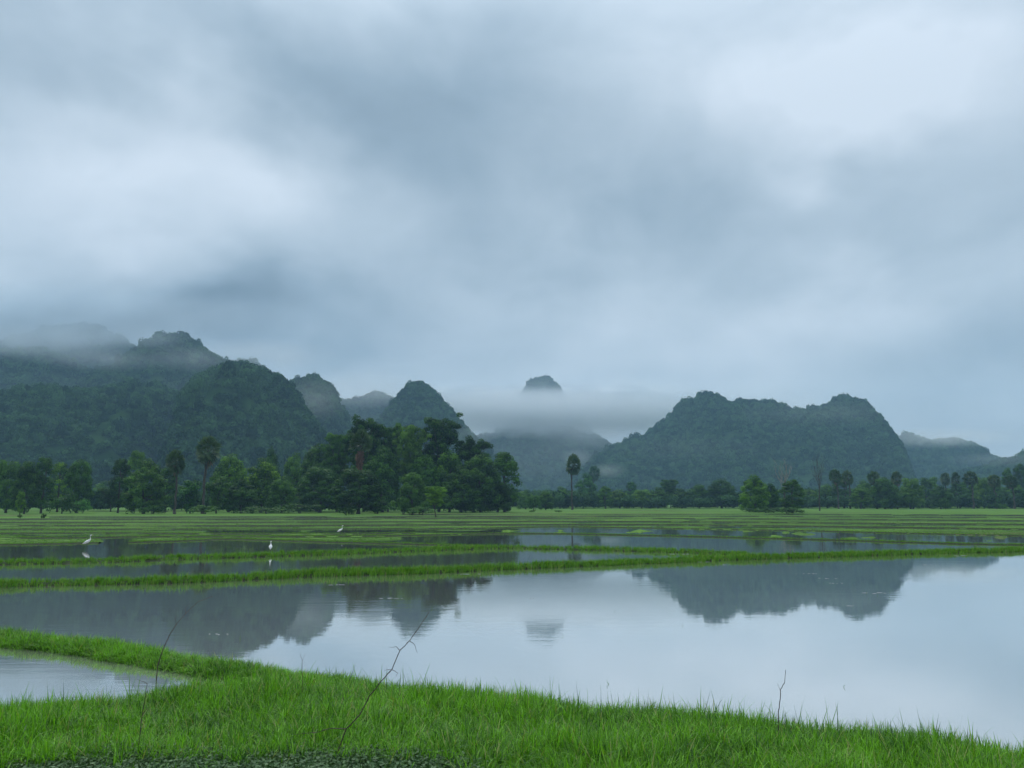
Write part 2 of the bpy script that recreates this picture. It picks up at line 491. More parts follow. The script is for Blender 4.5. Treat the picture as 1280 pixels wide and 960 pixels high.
rs = np.random.RandomState(5)
bund_tufts = []
for bi, (pl, wid, hgt, gh, dens) in enumerate(BUNDS):
    Pn = bund_points(pl)
    tg = np.gradient(Pn, axis=0); tg /= np.linalg.norm(tg, axis=1)[:, None]
    nr = np.stack([-tg[:, 1], tg[:, 0], np.zeros(len(tg))], 1)
    nr *= np.sign(nr[:, 1])[:, None]
    s = np.concatenate([[0], np.cumsum(np.linalg.norm(np.diff(Pn, axis=0), axis=1))])
    wob = fbm(s * 0.35, s * 0 + bi * 7.3, 3, 4)
    wob2 = fbm(s * 0.6, s * 0 + bi * 3.1, 9, 3)
    # section: foot, shoulder, top, top, shoulder, back foot
    sec = [(-0.25, -0.25), (0.0, 0.02), (0.22, 0.8), (0.5, 1.0), (0.78, 0.8), (1.0, 0.02), (1.25, -0.25)]
    V = np.concatenate([
        Pn + nr * (a * wid + wob[:, None] * 0.6 * wid) + np.array([0, 0, 1]) * ((b * hgt if b > 0 else b) + (wob2 * 0.25 * hgt if b > 0 else 0 * wob2))[:, None]
        for (a, b) in sec])
    n = len(Pn); Fq = []
    for k in range(len(sec) - 1):
        i0 = np.arange(n - 1)
        Fq.append(np.stack([k * n + i0, k * n + i0 + 1, (k + 1) * n + i0 + 1, (k + 1) * n + i0], 1))
    me = mesh_np('paddy_bund', V, np.concatenate(Fq), M_SOIL, smooth=True)
    tag(link('paddy_bund', me), kind='structure')
    # tufts
    tot = s[-1]; nt = int(tot * dens * 1.3)
    q = rs.rand(nt) * tot
    dd = fbm(q * 0.25, q * 0 + bi * 2.7, 21, 4)
    keep = rs.rand(nt) < np.clip(1.1 + dd * 1.1, 0.5, 1)
    q = q[keep]; nt = len(q)
    base = np.stack([np.interp(q, s, Pn[:, i]) for i in range(3)], 1)
    nn = np.stack([np.interp(q, s, nr[:, i]) for i in range(3)], 1)
    wb = np.interp(q, s, wob)
    a = rs.rand(nt) * 1.3 - 0.28 if bi < 2 else rs.rand(nt) * 0.8 + 0.15
    base = base + nn * (a * wid + wb * 0.6 * wid)[:, None]
    base[:, 2] = np.clip(1 - (2 * np.abs(a - 0.5)) ** 2, -0.2, 1) * hgt * 0.9 - 0.01
    hs = gh * (0.75 + 0.5 * rs.rand(nt)) * (1 + 0.55 * fbm(q * 0.5, q * 0 + 4.4, 31 + bi, 3)) * (1.15 - 0.35 * np.abs(a - 0.5))
    bund_tufts.append((base, hs))

# rice field height sheet: image-space grid mapped to the ground
def field_height(px, py):
    yb = curve([(-160, 682), (120, 678), (200, 676), (280, 673), (340, 674), (400, 676), (480, 676), (560, 671), (600, 668), (700, 667), (820, 669.5), (900, 671), (1020, 674), (1100, 676.5), (1200, 679.5), (1280, 681), (1440, 683)])
    h = np.full(px.shape, 0.02) + fbm(px * 0.03, py * 0.9, 2, 4) * 0.10
    h = np.where(py > 650, h, h + (650 - py) * 0.004 + 0.02)
    h = np.where(py < yb(px), h, -0.4)
    def pool(x0, x1, y0, y1, dx=12.0, dy=0.7):
        e = np.clip(np.minimum(px - x0, x1 - px) / dx, -1, 1)
        g = np.clip(np.minimum(py - y0, y1 - py) / dy, -1, 1)
        w = np.minimum(e, g) + fbm(px * 0.05, py * 0.7, 40, 3) * 0.8
        return np.clip(w * 1.5, 0, 1)
    for a in ((128, 166, 669, 690), (255, 375, 662.3, 667.2), (384, 452, 664, 666.8), (420, 640, 663, 666.3), (640, 830, 658.5, 661.0), (500, 700, 669, 690),
              (1180, 1500, 670, 678, 60), (30, 200, 669, 671), (860, 1200, 658.5, 660.5, 120)):
        w = pool(*a)
        h = h * (1 - w) + (-0.15) * w
    # the flooded paddies right of centre, between two bunds
    yfar = curve(BUNDS[6][0])(px) + 0.6
    flood = (px > 600) & (py > yfar + np.clip((640 - px) / 20, 0, 5) + fbm(px * 0.02, px * 0, 51, 3) * 1.5) & (py < yb(px))
    h = np.where(flood, -0.15 + np.clip(fbm(px * 0.03, py * 0.5, 52, 4) - 0.12, 0, 1) * 1.5, h)
    # wet ditches along the near foot of the bunds
    for pl, wid, hgt, gh, dens in BUNDS[2:]:
        c = curve(pl)
        d = py - (c(px) + 0.15)
        inside = (px > pl[0][0]) & (px < pl[-1][0])
        thick = np.where(py > 655, 1.5, 1.15) + fbm(px * 0.012, py * 0 + 3, int(pl[0][1]), 3) * 1.3
        w = np.where(inside & (d > -0.1) & (d < thick), 1.0, 0)
        h = np.where(w > 0, -0.12, h)
    return h
gx = np.arange(-420, 1701, 5.0)
gy = np.concatenate([np.arange(684, 640, -0.3), np.arange(640, 634, -0.4), np.arange(634, 630.3, -0.5), [630.0, 629.6]])
GX, GY = np.meshgrid(gx, gy)
Hh = field_height(GX, GY)
RX = np.zeros_like(GX); RZ = np.zeros_like(GX)
xx = (GX - 640) / F; uu = (480 - GY) / F; fy = CA - uu * SA
RX = xx / fy; RZ = (SA + uu * CA) / fy
Y = -H / RZ
far = np.clip((Y - 200) / 400, 0, 1)
V = np.stack([RX * Y, Y, Hh], -1).reshape(-1, 3)
ny, nx = GX.shape
ii, jj = np.meshgrid(np.arange(nx - 1), np.arange(ny - 1))
i0 = (jj * nx + ii).ravel()
me = mesh_np('rice_field', V, np.stack([i0, i0 + 1, i0 + nx + 1, i0 + nx], 1), M_FIELD, smooth=True)
tag(link('rice_field', me), kind='structure')

# =================================================================== NEAR BANK
SH = [(-420, 962), (-150, 935), (0, 905), (120, 893), (230, 880), (300, 873), (400, 866), (470, 871), (560, 880), (680, 893), (800, 906), (900, 917), (1000, 928), (1100, 940), (1280, 962), (1500, 992), (1700, 1022)]
SHW = np.array([on_plane(a, b, 0.0) for a, b in SH])
def shore(x): return np.interp(x, SHW[:, 0], SHW[:, 1])
def bank_z(x, y):
    t = shore(x) - y + fbm(x * 0.9, y * 0.9, 61, 3) * 0.5
    z = np.where(t < 0, t * 0.5, 0.30 * (1 - np.exp(-t / 0.9)))
    z = np.maximum(z, -0.5)
    z = z + np.where(t > 0, fbm(x * 1.3, y * 1.3, 62, 4) * 0.10 * np.clip(t, 0, 1), 0)
    z = z + np.clip((5.5 - y) / 5, 0, 1) ** 1.3 * 1.15
    return z
bx = np.arange(-30, 30.01, 0.16); by = np.concatenate([np.arange(-40, 4, 1.0), np.arange(4, 16.5, 0.14)])
BX, BY = np.meshgrid(bx, by); BZ = bank_z(BX, BY)
ny, nx = BX.shape
ii, jj = np.meshgrid(np.arange(nx - 1), np.arange(ny - 1)); i0 = (jj * nx + ii).ravel()
tag(link('grass_bank', mesh_np('grass_bank', np.stack([BX, BY, BZ], -1).reshape(-1, 3), np.stack([i0, i0 + 1, i0 + nx + 1, i0 + nx], 1), M_SOIL, smooth=True)), kind='structure')

# near bund running out to the left
NB = [(-420, 772), (-200, 788), (0, 806), (100, 819), (200, 838), (260, 848), (320, 856), (400, 868), (450, 878)]
NBP = np.array([on_plane(a, b, 0) for a, b in NB])
q = np.linspace(0, 1, 200); sN = np.concatenate([[0], np.cumsum(np.linalg.norm(np.diff(NBP, axis=0), axis=1))])
NBL = np.stack([np.interp(q * sN[-1], sN, NBP[:, i]) for i in range(3)], 1)
tg = np.gradient(NBL, axis=0); tg /= np.linalg.norm(tg, axis=1)[:, None]
NR = np.stack([-tg[:, 1], tg[:, 0], 0 * tg[:, 0]], 1); NR *= np.sign(NR[:, 1])[:, None]
wob = fbm(q * sN[-1] * 0.7, q * 0, 71, 3)
sec = [(-0.3, -0.4), (0.0, 0.0), (0.15, 0.07), (0.35, 0.09), (0.6, 0.07), (0.75, 0.0), (1.1, -0.4)]
V = np.concatenate([NBL + NR * (a * 1.0 + wob[:, None] * 0.4) + np.array([0, 0, b]) for a, b in sec])
n = len(NBL); Fq = [np.stack([k * n + np.arange(n - 1), k * n + np.arange(n - 1) + 1, (k + 1) * n + np.arange(n - 1) + 1, (k + 1) * n + np.arange(n - 1)], 1) for k in range(len(sec) - 1)]
tag(link('paddy_bund', mesh_np('paddy_bund', V, np.concatenate(Fq), M_SOIL, smooth=True)), kind='structure')

# =================================================================== GRASS
def tuft(rs, nbl, h, w, lean, segs=4, rad=0.05, curl=0.6):
    """one tuft of curved, tapering blades"""
    Vs = []; Fs = []; Ts = []; n0 = 0
    for b in range(nbl):
        ang = rs.rand() * 6.283; r = rad * math.sqrt(rs.rand())
        p0 = np.array([math.cos(ang) * r, math.sin(ang) * r, -0.03])
        az = rs.rand() * 6.283; L = h * (0.55 + 0.5 * rs.rand()); ln = lean * (0.2 + rs.rand()); cu = curl * rs.rand() ** 1.5
        d = np.array([math.cos(az), math.sin(az), 0]); side = np.array([-d[1], d[0], 0])
        tw = rs.normal(0, 0.5)
        side = side * math.cos(tw) + np.array([0, 0, 1]) * math.sin(tw) * 0.3
        ww = w * (0.7 + 0.6 * rs.rand())
        p = p0.copy(); th = ln
        tb = rs.rand() * 0.92
        if rs.rand() < 0.07: tb = 1.0
        for k in range(segs + 1):
            f = k / segs
            wk = ww * (1 - f ** 1.7) * (0.55 + 0.45 * min(1, f * 3))
            if k == segs:
                Vs += [p]; Ts += [tb]
            else:
                Vs += [p - side * wk, p + side * wk]; Ts += [tb, tb]
            th += cu * 1.6 * (f + 0.25) / segs * 2
            p = p + (d * math.sin(th) + np.array([0, 0, 1]) * math.cos(th)) * L / segs
        for k in range(segs - 1):
            a = n0 + 2 * k; Fs += [(a, a + 1, a + 3), (a, a + 3, a + 2)]
        a = n0 + 2 * (segs - 1); Fs += [(a, a + 1, a + 2)]
        n0 += 2 * segs + 1
    return np.array(Vs), np.array(Fs), np.array(Ts)

rs = np.random.RandomState(11)
near_meshes = []
for i in range(8):
    V, Fc, Tt = tuft(rs, 11, 0.43, 0.0085, 0.40, 6, 0.09, 1.5)
    near_meshes.append(mesh_np('grass_tuft', V, Fc, M_GRASS, Tt, True))
G_NEAR = scatter_group(source_coll('grass_tuft_near', near_meshes))
far_meshes = []
for i in range(6):
    V, Fc, Tt = tuft(rs, 16, 1.0, 0.030, 0.30, 3, 0.30, 0.7)
    far_meshes.append(mesh_np('grass_tuft', V, Fc, M_BUND, Tt, True))
G_FAR = scatter_group(source_coll('grass_tuft_far', far_meshes))

rice_meshes = []
for i in range(6):
    V, Fc, Tt = tuft(rs, 12, 1.0, 0.030, 0.30, 3, 0.30, 0.7)
    rice_meshes.append(mesh_np('rice_tuft', V, Fc, M_RICE, Tt, True))
G_RICE = scatter_group(source_coll('rice_tuft', rice_meshes))

# foreground bank tufts
N0 = 46000
x = rs.uniform(-11.5, 11.5, N0); y = rs.uniform(6.6, 13.3, N0)
sh = shore(x); t_ = sh - y
ok = (t_ > -0.14) & (np.abs(x) < y * 0.74 + 1.0)
# the sparse weedy patch along the lower left edge
def weedline(x):    # distance y where the tall grass begins
    return np.interp(x, [-7, -5.2, -4.2, -3.0, -2.2, -1.5, -0.9, -0.5, 0.0], [8.3, 8.3, 8.75, 8.55, 8.65, 8.72, 8.55, 8.2, 6.0]) + fbm(x * 2.2, x * 0, 77, 3) * 0.35
tall = y > weedline(x)
ok &= tall | (rs.rand(N0) < 0.02)
den_ = fbm(x * 0.9, y * 0.9, 81, 4)
ok &= rs.rand(N0) < np.clip(0.95 + den_ * 1.2, 0.3, 1)
x, y = x[ok], y[ok]; z = bank_z(x, y)
hs = 0.80 + 1.1 * fbm(x * 0.9, y * 0.6, 91, 4) + rs.normal(0, 0.10, len(x)); hs = np.clip(hs, 0.4, 1.5)
hs *= np.clip((shore(x) - y + 0.5) / 0.8, 0.72, 1)
n = len(x)
wind = 0.10
scatter('grass', np.stack([x, y, z], 1), np.stack([rs.normal(0, 0.10, n), rs.normal(wind, 0.10, n), rs.rand(n) * 6.283], 1),
        np.stack([hs ** 0.3, hs ** 0.3, hs], 1), rs.randint(0, 8, n), G_NEAR)
# longer blades standing out along the shoreward edge
tall_m = []
for i in range(5):
    V, Fc, Tt = tuft(rs, 3, 0.50, 0.0065, 0.35, 6, 0.05, 1.3)
    tall_m.append(mesh_np('long_blade', V, Fc, M_GRASS, Tt, True))
G_LONG = scatter_group(source_coll('long_blade', tall_m))
nt = 900
x = rs.uniform(-9, 9.5, nt); y = shore(x) - np.abs(rs.normal(0.15, 0.5, nt)); ok = tuple([np.abs(x) < y * 0.75]); x = x[ok]; y = y[ok]; nt = len(x)
hs = rs.uniform(0.6, 1.25, nt)
scatter('grass', np.stack([x, y, bank_z(x, y)], 1), np.stack([rs.normal(0, 0.25, nt), rs.normal(wind, 0.25, nt), rs.rand(nt) * 6.283], 1), np.stack([hs ** 0.5, hs ** 0.5, hs], 1), rs.randint(0, 5, nt), G_LONG)
# near bund tufts
nt = 5200
q = rs.rand(nt) * sN[-1] * 0.985; a = rs.rand(nt) * 1.06 - 0.08
base = np.stack([np.interp(q, np.linspace(0, sN[-1], 200), NBL[:, i]) for i in range(3)], 1)
nn = np.stack([np.interp(q, np.linspace(0, sN[-1], 200), NR[:, i]) for i in range(3)], 1)
wb = np.interp(q, np.linspace(0, sN[-1], 200), wob)
base = base + nn * (a * 0.75 + wb * 0.4)[:, None]; base[:, 2] = np.clip(0.09 * (1 - (2 * a - 1) ** 2), -0.04, 1)
hs = np.clip(0.50 + 0.5 * fbm(q * 0.8, q * 0, 95, 3) + rs.normal(0, 0.1, nt), 0.28, 1.0)
scatter('grass', base, np.stack([rs.normal(0, 0.1, nt), rs.normal(wind, 0.1, nt), rs.rand(nt) * 6.283], 1), np.stack([hs ** 0.3, hs ** 0.3, hs], 1), rs.randint(0, 8, nt), G_NEAR)
# sparse emergent blades in the shallow water at the shore
nt = 500
x = rs.uniform(-9, 9, nt); y = shore(x) + np.abs(rs.normal(0, 0.35, nt)); 
hs = rs.uniform(0.35, 0.8, nt)
scatter('grass', np.stack([x, y, x * 0 - 0.05], 1), np.stack([rs.normal(0, 0.15, nt), rs.normal(wind, 0.15, nt), rs.rand(nt) * 6.283], 1), np.stack([hs * 0.4, hs * 0.4, hs], 1), rs.randint(0, 8, nt), G_NEAR)
# bund grass
for base, hs in bund_tufts:
    n = len(base)
    scatter('grass', base, np.stack([rs.normal(0, 0.1, n), rs.normal(wind, 0.1, n), rs.rand(n) * 6.283], 1),
            np.stack([np.maximum(hs, 0.15) * (0.8 + 0.4 * rs.rand(n))] * 2 + [hs], 1), rs.randint(0, 6, n), G_FAR)
# rice plants in the middle fields
nt = 30000
px = rs.uniform(-100, 1380, nt); py = 645 + (682 - 645) * rs.rand(nt) ** 0.8
hh = field_height(px, py); ok = hh > -0.02
px, py, hh = px[ok], py[ok], hh[ok]
xx = (px - 640) / F; uu = (480 - py) / F; fyy = CA - uu * SA; rz = (SA + uu * CA) / fyy; yy = -H / rz
n = len(px); hs = rs.uniform(0.06, 0.14, n)
scatter('rice_plants', np.stack([xx / fyy * yy, yy, hh - 0.01], 1), np.stack([rs.normal(0, 0.1, n), rs.normal(wind, 0.1, n), rs.rand(n) * 6.283], 1),
        np.stack([hs * 2.4, hs * 2.4, hs], 1), rs.randint(0, 6, n), G_RICE)

# single stalks poking out of the open pond, and pale flat flecks that paint ripple highlights on it
PL = [(1083, 742), (1086, 749), (1097, 745), (1112, 741), (1112, 748), (1090, 744), (853, 783), (768, 766), (1054, 860), (761, 856), (704, 797), (920, 760), (615, 760), (1230, 712), (540, 762), (1008, 716), (1030, 730), (300, 800), (155, 760), (640, 745)]
PLW = np.array([on_plane(a, b, -0.01) for a, b in PL]); n = len(PLW); hs = rs.uniform(0.07, 0.16, n)
scatter('water_plants', PLW, np.stack([rs.normal(0, 0.2, n), rs.normal(0, 0.2, n), rs.rand(n) * 6.283], 1), np.stack([hs * 0.25, hs * 0.25, hs], 1), rs.randint(0, 6, n), G_RICE)
M_GLINT = plain_mat('painted_glint', (0.26, 0.29, 0.29), (0.40, 0.43, 0.43), 30, 0.5)
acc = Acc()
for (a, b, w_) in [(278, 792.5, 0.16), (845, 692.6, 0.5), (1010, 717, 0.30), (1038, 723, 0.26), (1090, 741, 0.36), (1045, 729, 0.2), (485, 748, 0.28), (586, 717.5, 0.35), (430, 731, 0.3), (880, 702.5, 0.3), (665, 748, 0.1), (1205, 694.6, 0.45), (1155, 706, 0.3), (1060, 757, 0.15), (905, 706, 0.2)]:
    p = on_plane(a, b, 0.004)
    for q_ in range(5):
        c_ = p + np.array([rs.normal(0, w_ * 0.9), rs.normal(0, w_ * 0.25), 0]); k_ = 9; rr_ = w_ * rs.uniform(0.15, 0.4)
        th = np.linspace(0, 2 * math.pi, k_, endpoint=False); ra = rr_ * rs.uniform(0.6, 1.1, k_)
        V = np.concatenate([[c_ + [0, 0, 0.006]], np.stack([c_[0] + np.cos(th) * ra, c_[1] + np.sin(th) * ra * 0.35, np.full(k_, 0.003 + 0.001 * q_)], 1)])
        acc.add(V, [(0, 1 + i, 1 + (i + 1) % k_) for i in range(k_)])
tag(link('ripple_glints', acc.mesh('ripple_glints', M_GLINT)), kind='stuff')

# creeping weeds at the bottom edge
wm_ = []
for i in range(5):
    n = 80
    C = rs.normal(0, 1, (n, 3)) * np.array([0.06, 0.06, 0.0]); C[:, 2] = rs.uniform(0.01, 0.09, n)
    V, Fc = cards(rs, C, np.tile([0, -0.2, 1.0], (n, 1)), rs.uniform(0.010, 0.022, n), rs.uniform(0.006, 0.012, n), 0.6)
    wm_.append(mesh_np('weed_clump', V, Fc, M_WEED, np.repeat(rs.rand(n) * 0.95, 4)))
G_WEED = scatter_group(source_coll('weed_clump', wm_))
N0 = 16000
x = rs.uniform(-7.5, 1.2, N0); y = rs.uniform(7.4, 9.6, N0)
ok = y < weedline(x) + 0.35
x, y = x[ok], y[ok]; n = len(x)
s_ = rs.uniform(0.7, 1.5, n)
scatter('creeping_weeds', np.stack([x, y, bank_z(x, y)], 1), np.stack([rs.normal(0, 0.1, n), rs.normal(0, 0.1, n), rs.rand(n) * 6.283], 1), np.stack([s_] * 3, 1), rs.randint(0, 5, n), G_WEED)

# =================================================================== HILLS
def hill_leaf_blob(rs, n=170, flat=0.75):
    """a tree crown as seen from a kilometre: lumps of leaf clusters"""
    k = 7
    cs = np.clip(rs.normal(0, 0.36, (k, 3)), -0.55, 0.55); cs[:, 2] = np.abs(cs[:, 2]) * 0.8
    rr = rs.uniform(0.35, 0.62, k)
    which = rs.randint(0, k, n)
    d = rs.normal(0, 1, (n, 3)); d[:, 2] = np.abs(d[:, 2]) * 1.0 - 0.35; d /= np.linalg.norm(d, axis=1)[:, None]
    C = cs[which] + d * rr[which][:, None] * rs.uniform(0.8, 1.05, n)[:, None]; C[:, 2] *= flat
    V, Fc = cards(rs, C, d, rs.uniform(0.09, 0.18, n), rs.uniform(0.07, 0.13, n), 0.45)
    tint = np.clip(rs.rand(k)[which] * 0.7 + rs.rand(n) * 0.3, 0, 1)
    return mesh_np('forest_crown', V, Fc, M_HILL_LEAF, np.repeat(tint, 4))
rs = np.random.RandomState(21)
G_HILL = scatter_group(source_coll('forest_crown', [hill_leaf_blob(rs, 380, 0.6 + 0.5 * rs.rand()) for _ in range(8)]))

HILLS = [   # distance, depth, crown radius, ridge as photograph pixels
    (900, 300, 6.0, [(190, 600), (215, 530), (232, 492), (250, 470), (272, 459), (292, 455), (312, 457), (335, 463), (350, 473), (364, 487), (377, 509), (390, 527), (404, 546), (422, 565), (445, 585), (470, 610)]),
    (960, 330, 6.0, [(-330, 560), (-200, 500), (-100, 485), (0, 490), (50, 486), (100, 489), (150, 482), (200, 485), (240, 508), (270, 545), (300, 600)]),
    (1330, 260, 7.5, [(-340, 520), (-200, 440), (-80, 428), (0, 436), (40, 436), (75, 446), (105, 462), (135, 466), (155, 452), (172, 436), (190, 424), (213, 417), (235, 422), (252, 433), (268, 445), (284, 455), (298, 472), (320, 520), (335, 600)]),
    (1800, 300, 8.5, [(-120, 480), (0, 425), (50, 414), (80, 408), (108, 404), (135, 414), (160, 428), (185, 440), (230, 465), (290, 452), (310, 448), (330, 458), (350, 480), (370, 560)]),
    (1200, 220, 6.5, [(330, 600), (345, 520), (358, 488), (368, 476), (386, 469), (400, 471), (412, 482), (420, 500), (430, 518), (440, 540), (455, 575), (475, 610)]),
    (1900, 340, 8.0, [(380, 600), (405, 530), (425, 503), (440, 500), (455, 495), (478, 492), (495, 500), (512, 520), (530, 560), (545, 600)]),
    (1420, 300, 6.5, [(425, 610), (450, 570), (470, 536), (486, 515), (498, 499), (510, 485), (523, 478), (536, 484), (547, 495), (557, 506), (568, 520), (579, 533), (591, 545), (602, 555), (614, 572), (628, 592), (640, 612)]),
    (2150, 420, 9.0, [(520, 600), (570, 556), (600, 546), (630, 538), (660, 534), (690, 534), (715, 538), (740, 545), (765, 560), (800, 580), (830, 610)]),
    (2450, 380, 9.0, [(560, 600), (600, 575), (630, 545), (646, 510), (656, 490), (666, 477), (679, 471), (689, 475), (699, 486), (710, 504), (735, 540), (770, 560), (810, 600)]),
    (1700, 430, 7.5, [(700, 615), (725, 592), (740, 577), (765, 562), (785, 552), (800, 547), (820, 534), (838, 524), (845, 516), (850, 502), (858, 499), (868, 499), (876, 495), (886, 492), (897, 494), (905, 500), (914, 504), (922, 501), (935, 499), (950, 502), (968, 506), (985, 510), (1000, 514), (1018, 513), (1033, 507), (1045, 499), (1055, 494), (1065, 498), (1078, 505), (1090, 517), (1104, 531), (1115, 543), (1123, 558), (1133, 576), (1145, 600), (1150, 615)]),
    (2150, 330, 9.0, [(1060, 610), (1090, 575), (1110, 556), (1125, 547), (1138, 543), (1150, 546), (1163, 553), (1180, 553), (1194, 549), (1205, 549), (1216, 555), (1226, 563), (1236, 572), (1260, 578), (1290, 580), (1340, 590), (1400, 615)]),
    (1500, 280, 7.5, [(1130, 620), (1170, 600), (1210, 588), (1240, 580), (1258, 577), (1275, 571), (1300, 556), (1340, 530), (1400, 505), (1480, 500), (1560, 530), (1640, 610)]),
]
for hi, (Dd, dep, cr_, prof) in enumerate(HILLS):
    cr_ *= 1.18
    R = np.array([at_dist(a, b, Dd) for a, b in prof])
    X0, X1 = R[0, 0], R[-1, 0]
    # ridge: piecewise smooth
    nx = int((X1 - X0) / 7) + 2; xs = np.linspace(X0, X1, nx)
    zr = np.interp(xs, R[:, 0], R[:, 2]) - cr_ * 0.55
    k = np.array([1, 2, 1]) / 4; zr = np.convolve(np.pad(zr, 1, mode='edge'), k, mode='valid')
    zr = zr + fbm(xs / 22.0, xs * 0 + hi * 5.1, 500 + hi, 3) * cr_ * 1.7
    edge = np.clip(np.minimum(xs - X0, X1 - xs) / 30, 0, 1)
    zr = zr * edge
    vy = np.linspace(-1, 1, 60)
    XX, VV = np.meshgrid(xs, vy)
    rel = zr / max(zr.max(), 1)
    depx = dep * (0.35 + 0.65 * np.sqrt(np.clip(rel, 0, 1)))
    YY = Dd + VV * depx[None, :]
    pr = 1 - np.abs(VV) ** 1.55
    big = fbm(XX / 90.0, YY / 90.0, 100 + hi, 4)
    ridgey = 1 - np.abs(fbm(XX / 60.0, YY / 140.0, 200 + hi, 3)) * 4
    amp = np.clip(np.abs(VV) * 3.2, 0, 1) * np.clip(1.1 - np.abs(VV), 0, 1)
    ZZ = zr[None, :] * np.clip(pr, 0, 1) + (big * 110 + ridgey * 30) * amp * np.clip(zr[None, :] / 80, 0, 1)
    ZZ += fbm(XX / 16.0, YY / 16.0, 300 + hi, 2) * 5 * np.clip(zr[None, :] / 60, 0, 1)
    # never above the sight line of the ridge
    lim = H + (np.interp(XX / YY * Dd, xs, zr, left=0, right=0) - H) / Dd * YY
    ZZ = np.minimum(ZZ, np.maximum(lim, -1))
    ZZ = np.where(np.abs(VV) > 0.99, -2, ZZ)
    ZZ = np.maximum(ZZ, -2)
    ny, nx2 = XX.shape
    ii, jj = np.meshgrid(np.arange(nx2 - 1), np.arange(ny - 1)); i0 = (jj * nx2 + ii).ravel()
    tag(link('hill', mesh_np('hill', np.stack([XX, YY, ZZ], -1).reshape(-1, 3), np.stack([i0, i0 + 1, i0 + nx2 + 1, i0 + nx2], 1), M_HILL, smooth=True)), kind='structure')
    # crowns
    P00 = np.stack([XX, YY, ZZ], -1)
    e1 = P00[:-1, 1:] - P00[:-1, :-1]; e2 = P00[1:, :-1] - P00[:-1, :-1]
    nrm = np.cross(e1, e2); area = np.linalg.norm(nrm, axis=-1)
    vis = (VV[:-1, :-1] < 0.12) & (P00[:-1, :-1, 2] > -1)
    pxs = 640 + F * CA * P00[:-1, :-1, 0] / P00[:-1, :-1, 1]
    vis &= (pxs > -90) & (pxs < 1370)
    wgt = (area * vis).ravel(); tot = wgt.sum()
    ncr = int(tot / (cr_ ** 2 * 1.0))
    r_ = np.random.RandomState(400 + hi)
    pick = r_.choice(len(wgt), ncr, p=wgt / tot)
    a = r_.rand(ncr)[:, None]; b = r_.rand(ncr)[:, None]
    P = P00[:-1, :-1].reshape(-1, 3)[pick] + a * e1.reshape(-1, 3)[pick] + b * e2.reshape(-1, 3)[pick]
    s_ = cr_ * np.clip(np.exp(r_.normal(-0.15, 0.38, ncr)), 0.4, 1.2)
    sz = s_ * r_.uniform(0.8, 1.35, ncr)
    em = r_.rand(ncr) < 0.06; sz[em] *= 1.7
    P[:, 2] -= 0.08 * s_
    scatter('hill_forest', P, np.stack([r_.normal(0, 0.12, ncr), r_.normal(0, 0.12, ncr), r_.rand(ncr) * 6.283], 1), np.stack([s_, s_, sz], 1), r_.randint(0, 8, ncr), G_HILL)

# =================================================================== TREES
def limb(rs, p0, d0, L, r0, r1, n=5, wob=0.15, up=0.1):
    P = [np.array(p0, float)]; d = np.array(d0, float); d /= np.linalg.norm(d)
    for i in range(n):
        d = d + rs.normal(0, wob, 3) + np.array([0, 0, up]); d /= np.linalg.norm(d)
        P.append(P[-1] + d * L / n)
    return np.array(P), np.linspace(r0, r1, n + 1), d

def crown_from_blobs(rs, blobs, leaf, dens, tintvar=0.6):
    Cs = []; Ns = []; Ts = []; Ls = []
    for (x, y, z, r, fl) in blobs:
        n = int(dens * r * r) + 8
        d = rs.normal(0, 1, (n, 3)); d[:, 2] = d[:, 2] * 0.9 + 0.18
        d /= np.linalg.norm(d, axis=1)[:, None]
        rad = r * np.where(rs.rand(n) < 0.75, rs.uniform(0.82, 1.08, n), rs.uniform(0.3, 0.9, n))
        # lumps on the blob
        ph = rs.rand(3) * 6; lump = 1 + 0.16 * np.sin(d[:, 0] * 5 + ph[0]) * np.sin(d[:, 1] * 5 + ph[1]) + 0.10 * np.sin(d[:, 2] * 9 + ph[2])
        C = d * (rad * lump)[:, None]; C[:, 2] *= fl
        Cs.append(C + np.array([x, y, z])); Ns.append(d + np.array([0, 0, 0.5]))
        tb = rs.rand() * tintvar + (1 - tintvar) * 0.3
        Ts.append(np.clip(tb + rs.normal(0, 0.14, n) + d[:, 2] * 0.08, 0, 1))
    C = np.concatenate(Cs); N = np.concatenate(Ns); Tt = np.concatenate(Ts); n = len(C)
    V, Fc = cards(rs, C, N, leaf * rs.uniform(0.7, 1.3, n), leaf * rs.uniform(0.4, 0.75, n), 0.38)
    return mesh_np('crown', V, Fc, M_LEAF, np.repeat(Tt, 4))

def trunk_mesh(rs, Ht, r0, targets, fork=0.35, lean=0.03, mat=None, multi=1):
    acc = Acc()
    for m_ in range(multi):
        off = np.array([0, 0, 0]) if multi == 1 else np.append(rs.normal(0, r0 * 2.5, 2), 0)
        P, R, d = limb(rs, off + np.array([0, 0, -0.4]), (rs.normal(0, lean + 0.08 * (multi > 1)), rs.normal(0, lean + 0.08 * (multi > 1)), 1), Ht * 0.8 + 0.4, r0 * (1 if multi == 1 else 0.7), r0 * 0.22, 9, 0.05, 0.05)
        R[0] *= 1.4
        acc.add(*tube(P, R, 7))
        for t in targets:
            if multi > 1 and rs.rand() > 1.3 / multi: continue
            t = np.array(t[:3]); 
            k = rs.randint(int(2 + fork * 6), 9); s = P[min(k, 8)]
            if t[2] < s[2]: s = P[max(2, int(k * 0.6))]
            mid = s * 0.5 + t * 0.5 + np.array([0, 0, -0.06 * np.linalg.norm(t - s)]) + rs.normal(0, 0.05 * Ht * 0.3, 3)
            Q = np.array([s, s * 0.7 + mid * 0.3, mid, mid * 0.45 + t * 0.55, t])
            rr = r0 * 0.34
            acc.add(*tube(Q, np.linspace(rr, rr * 0.18, 5), 5))
    return acc.mesh('trunk', mat or M_BARK, True)

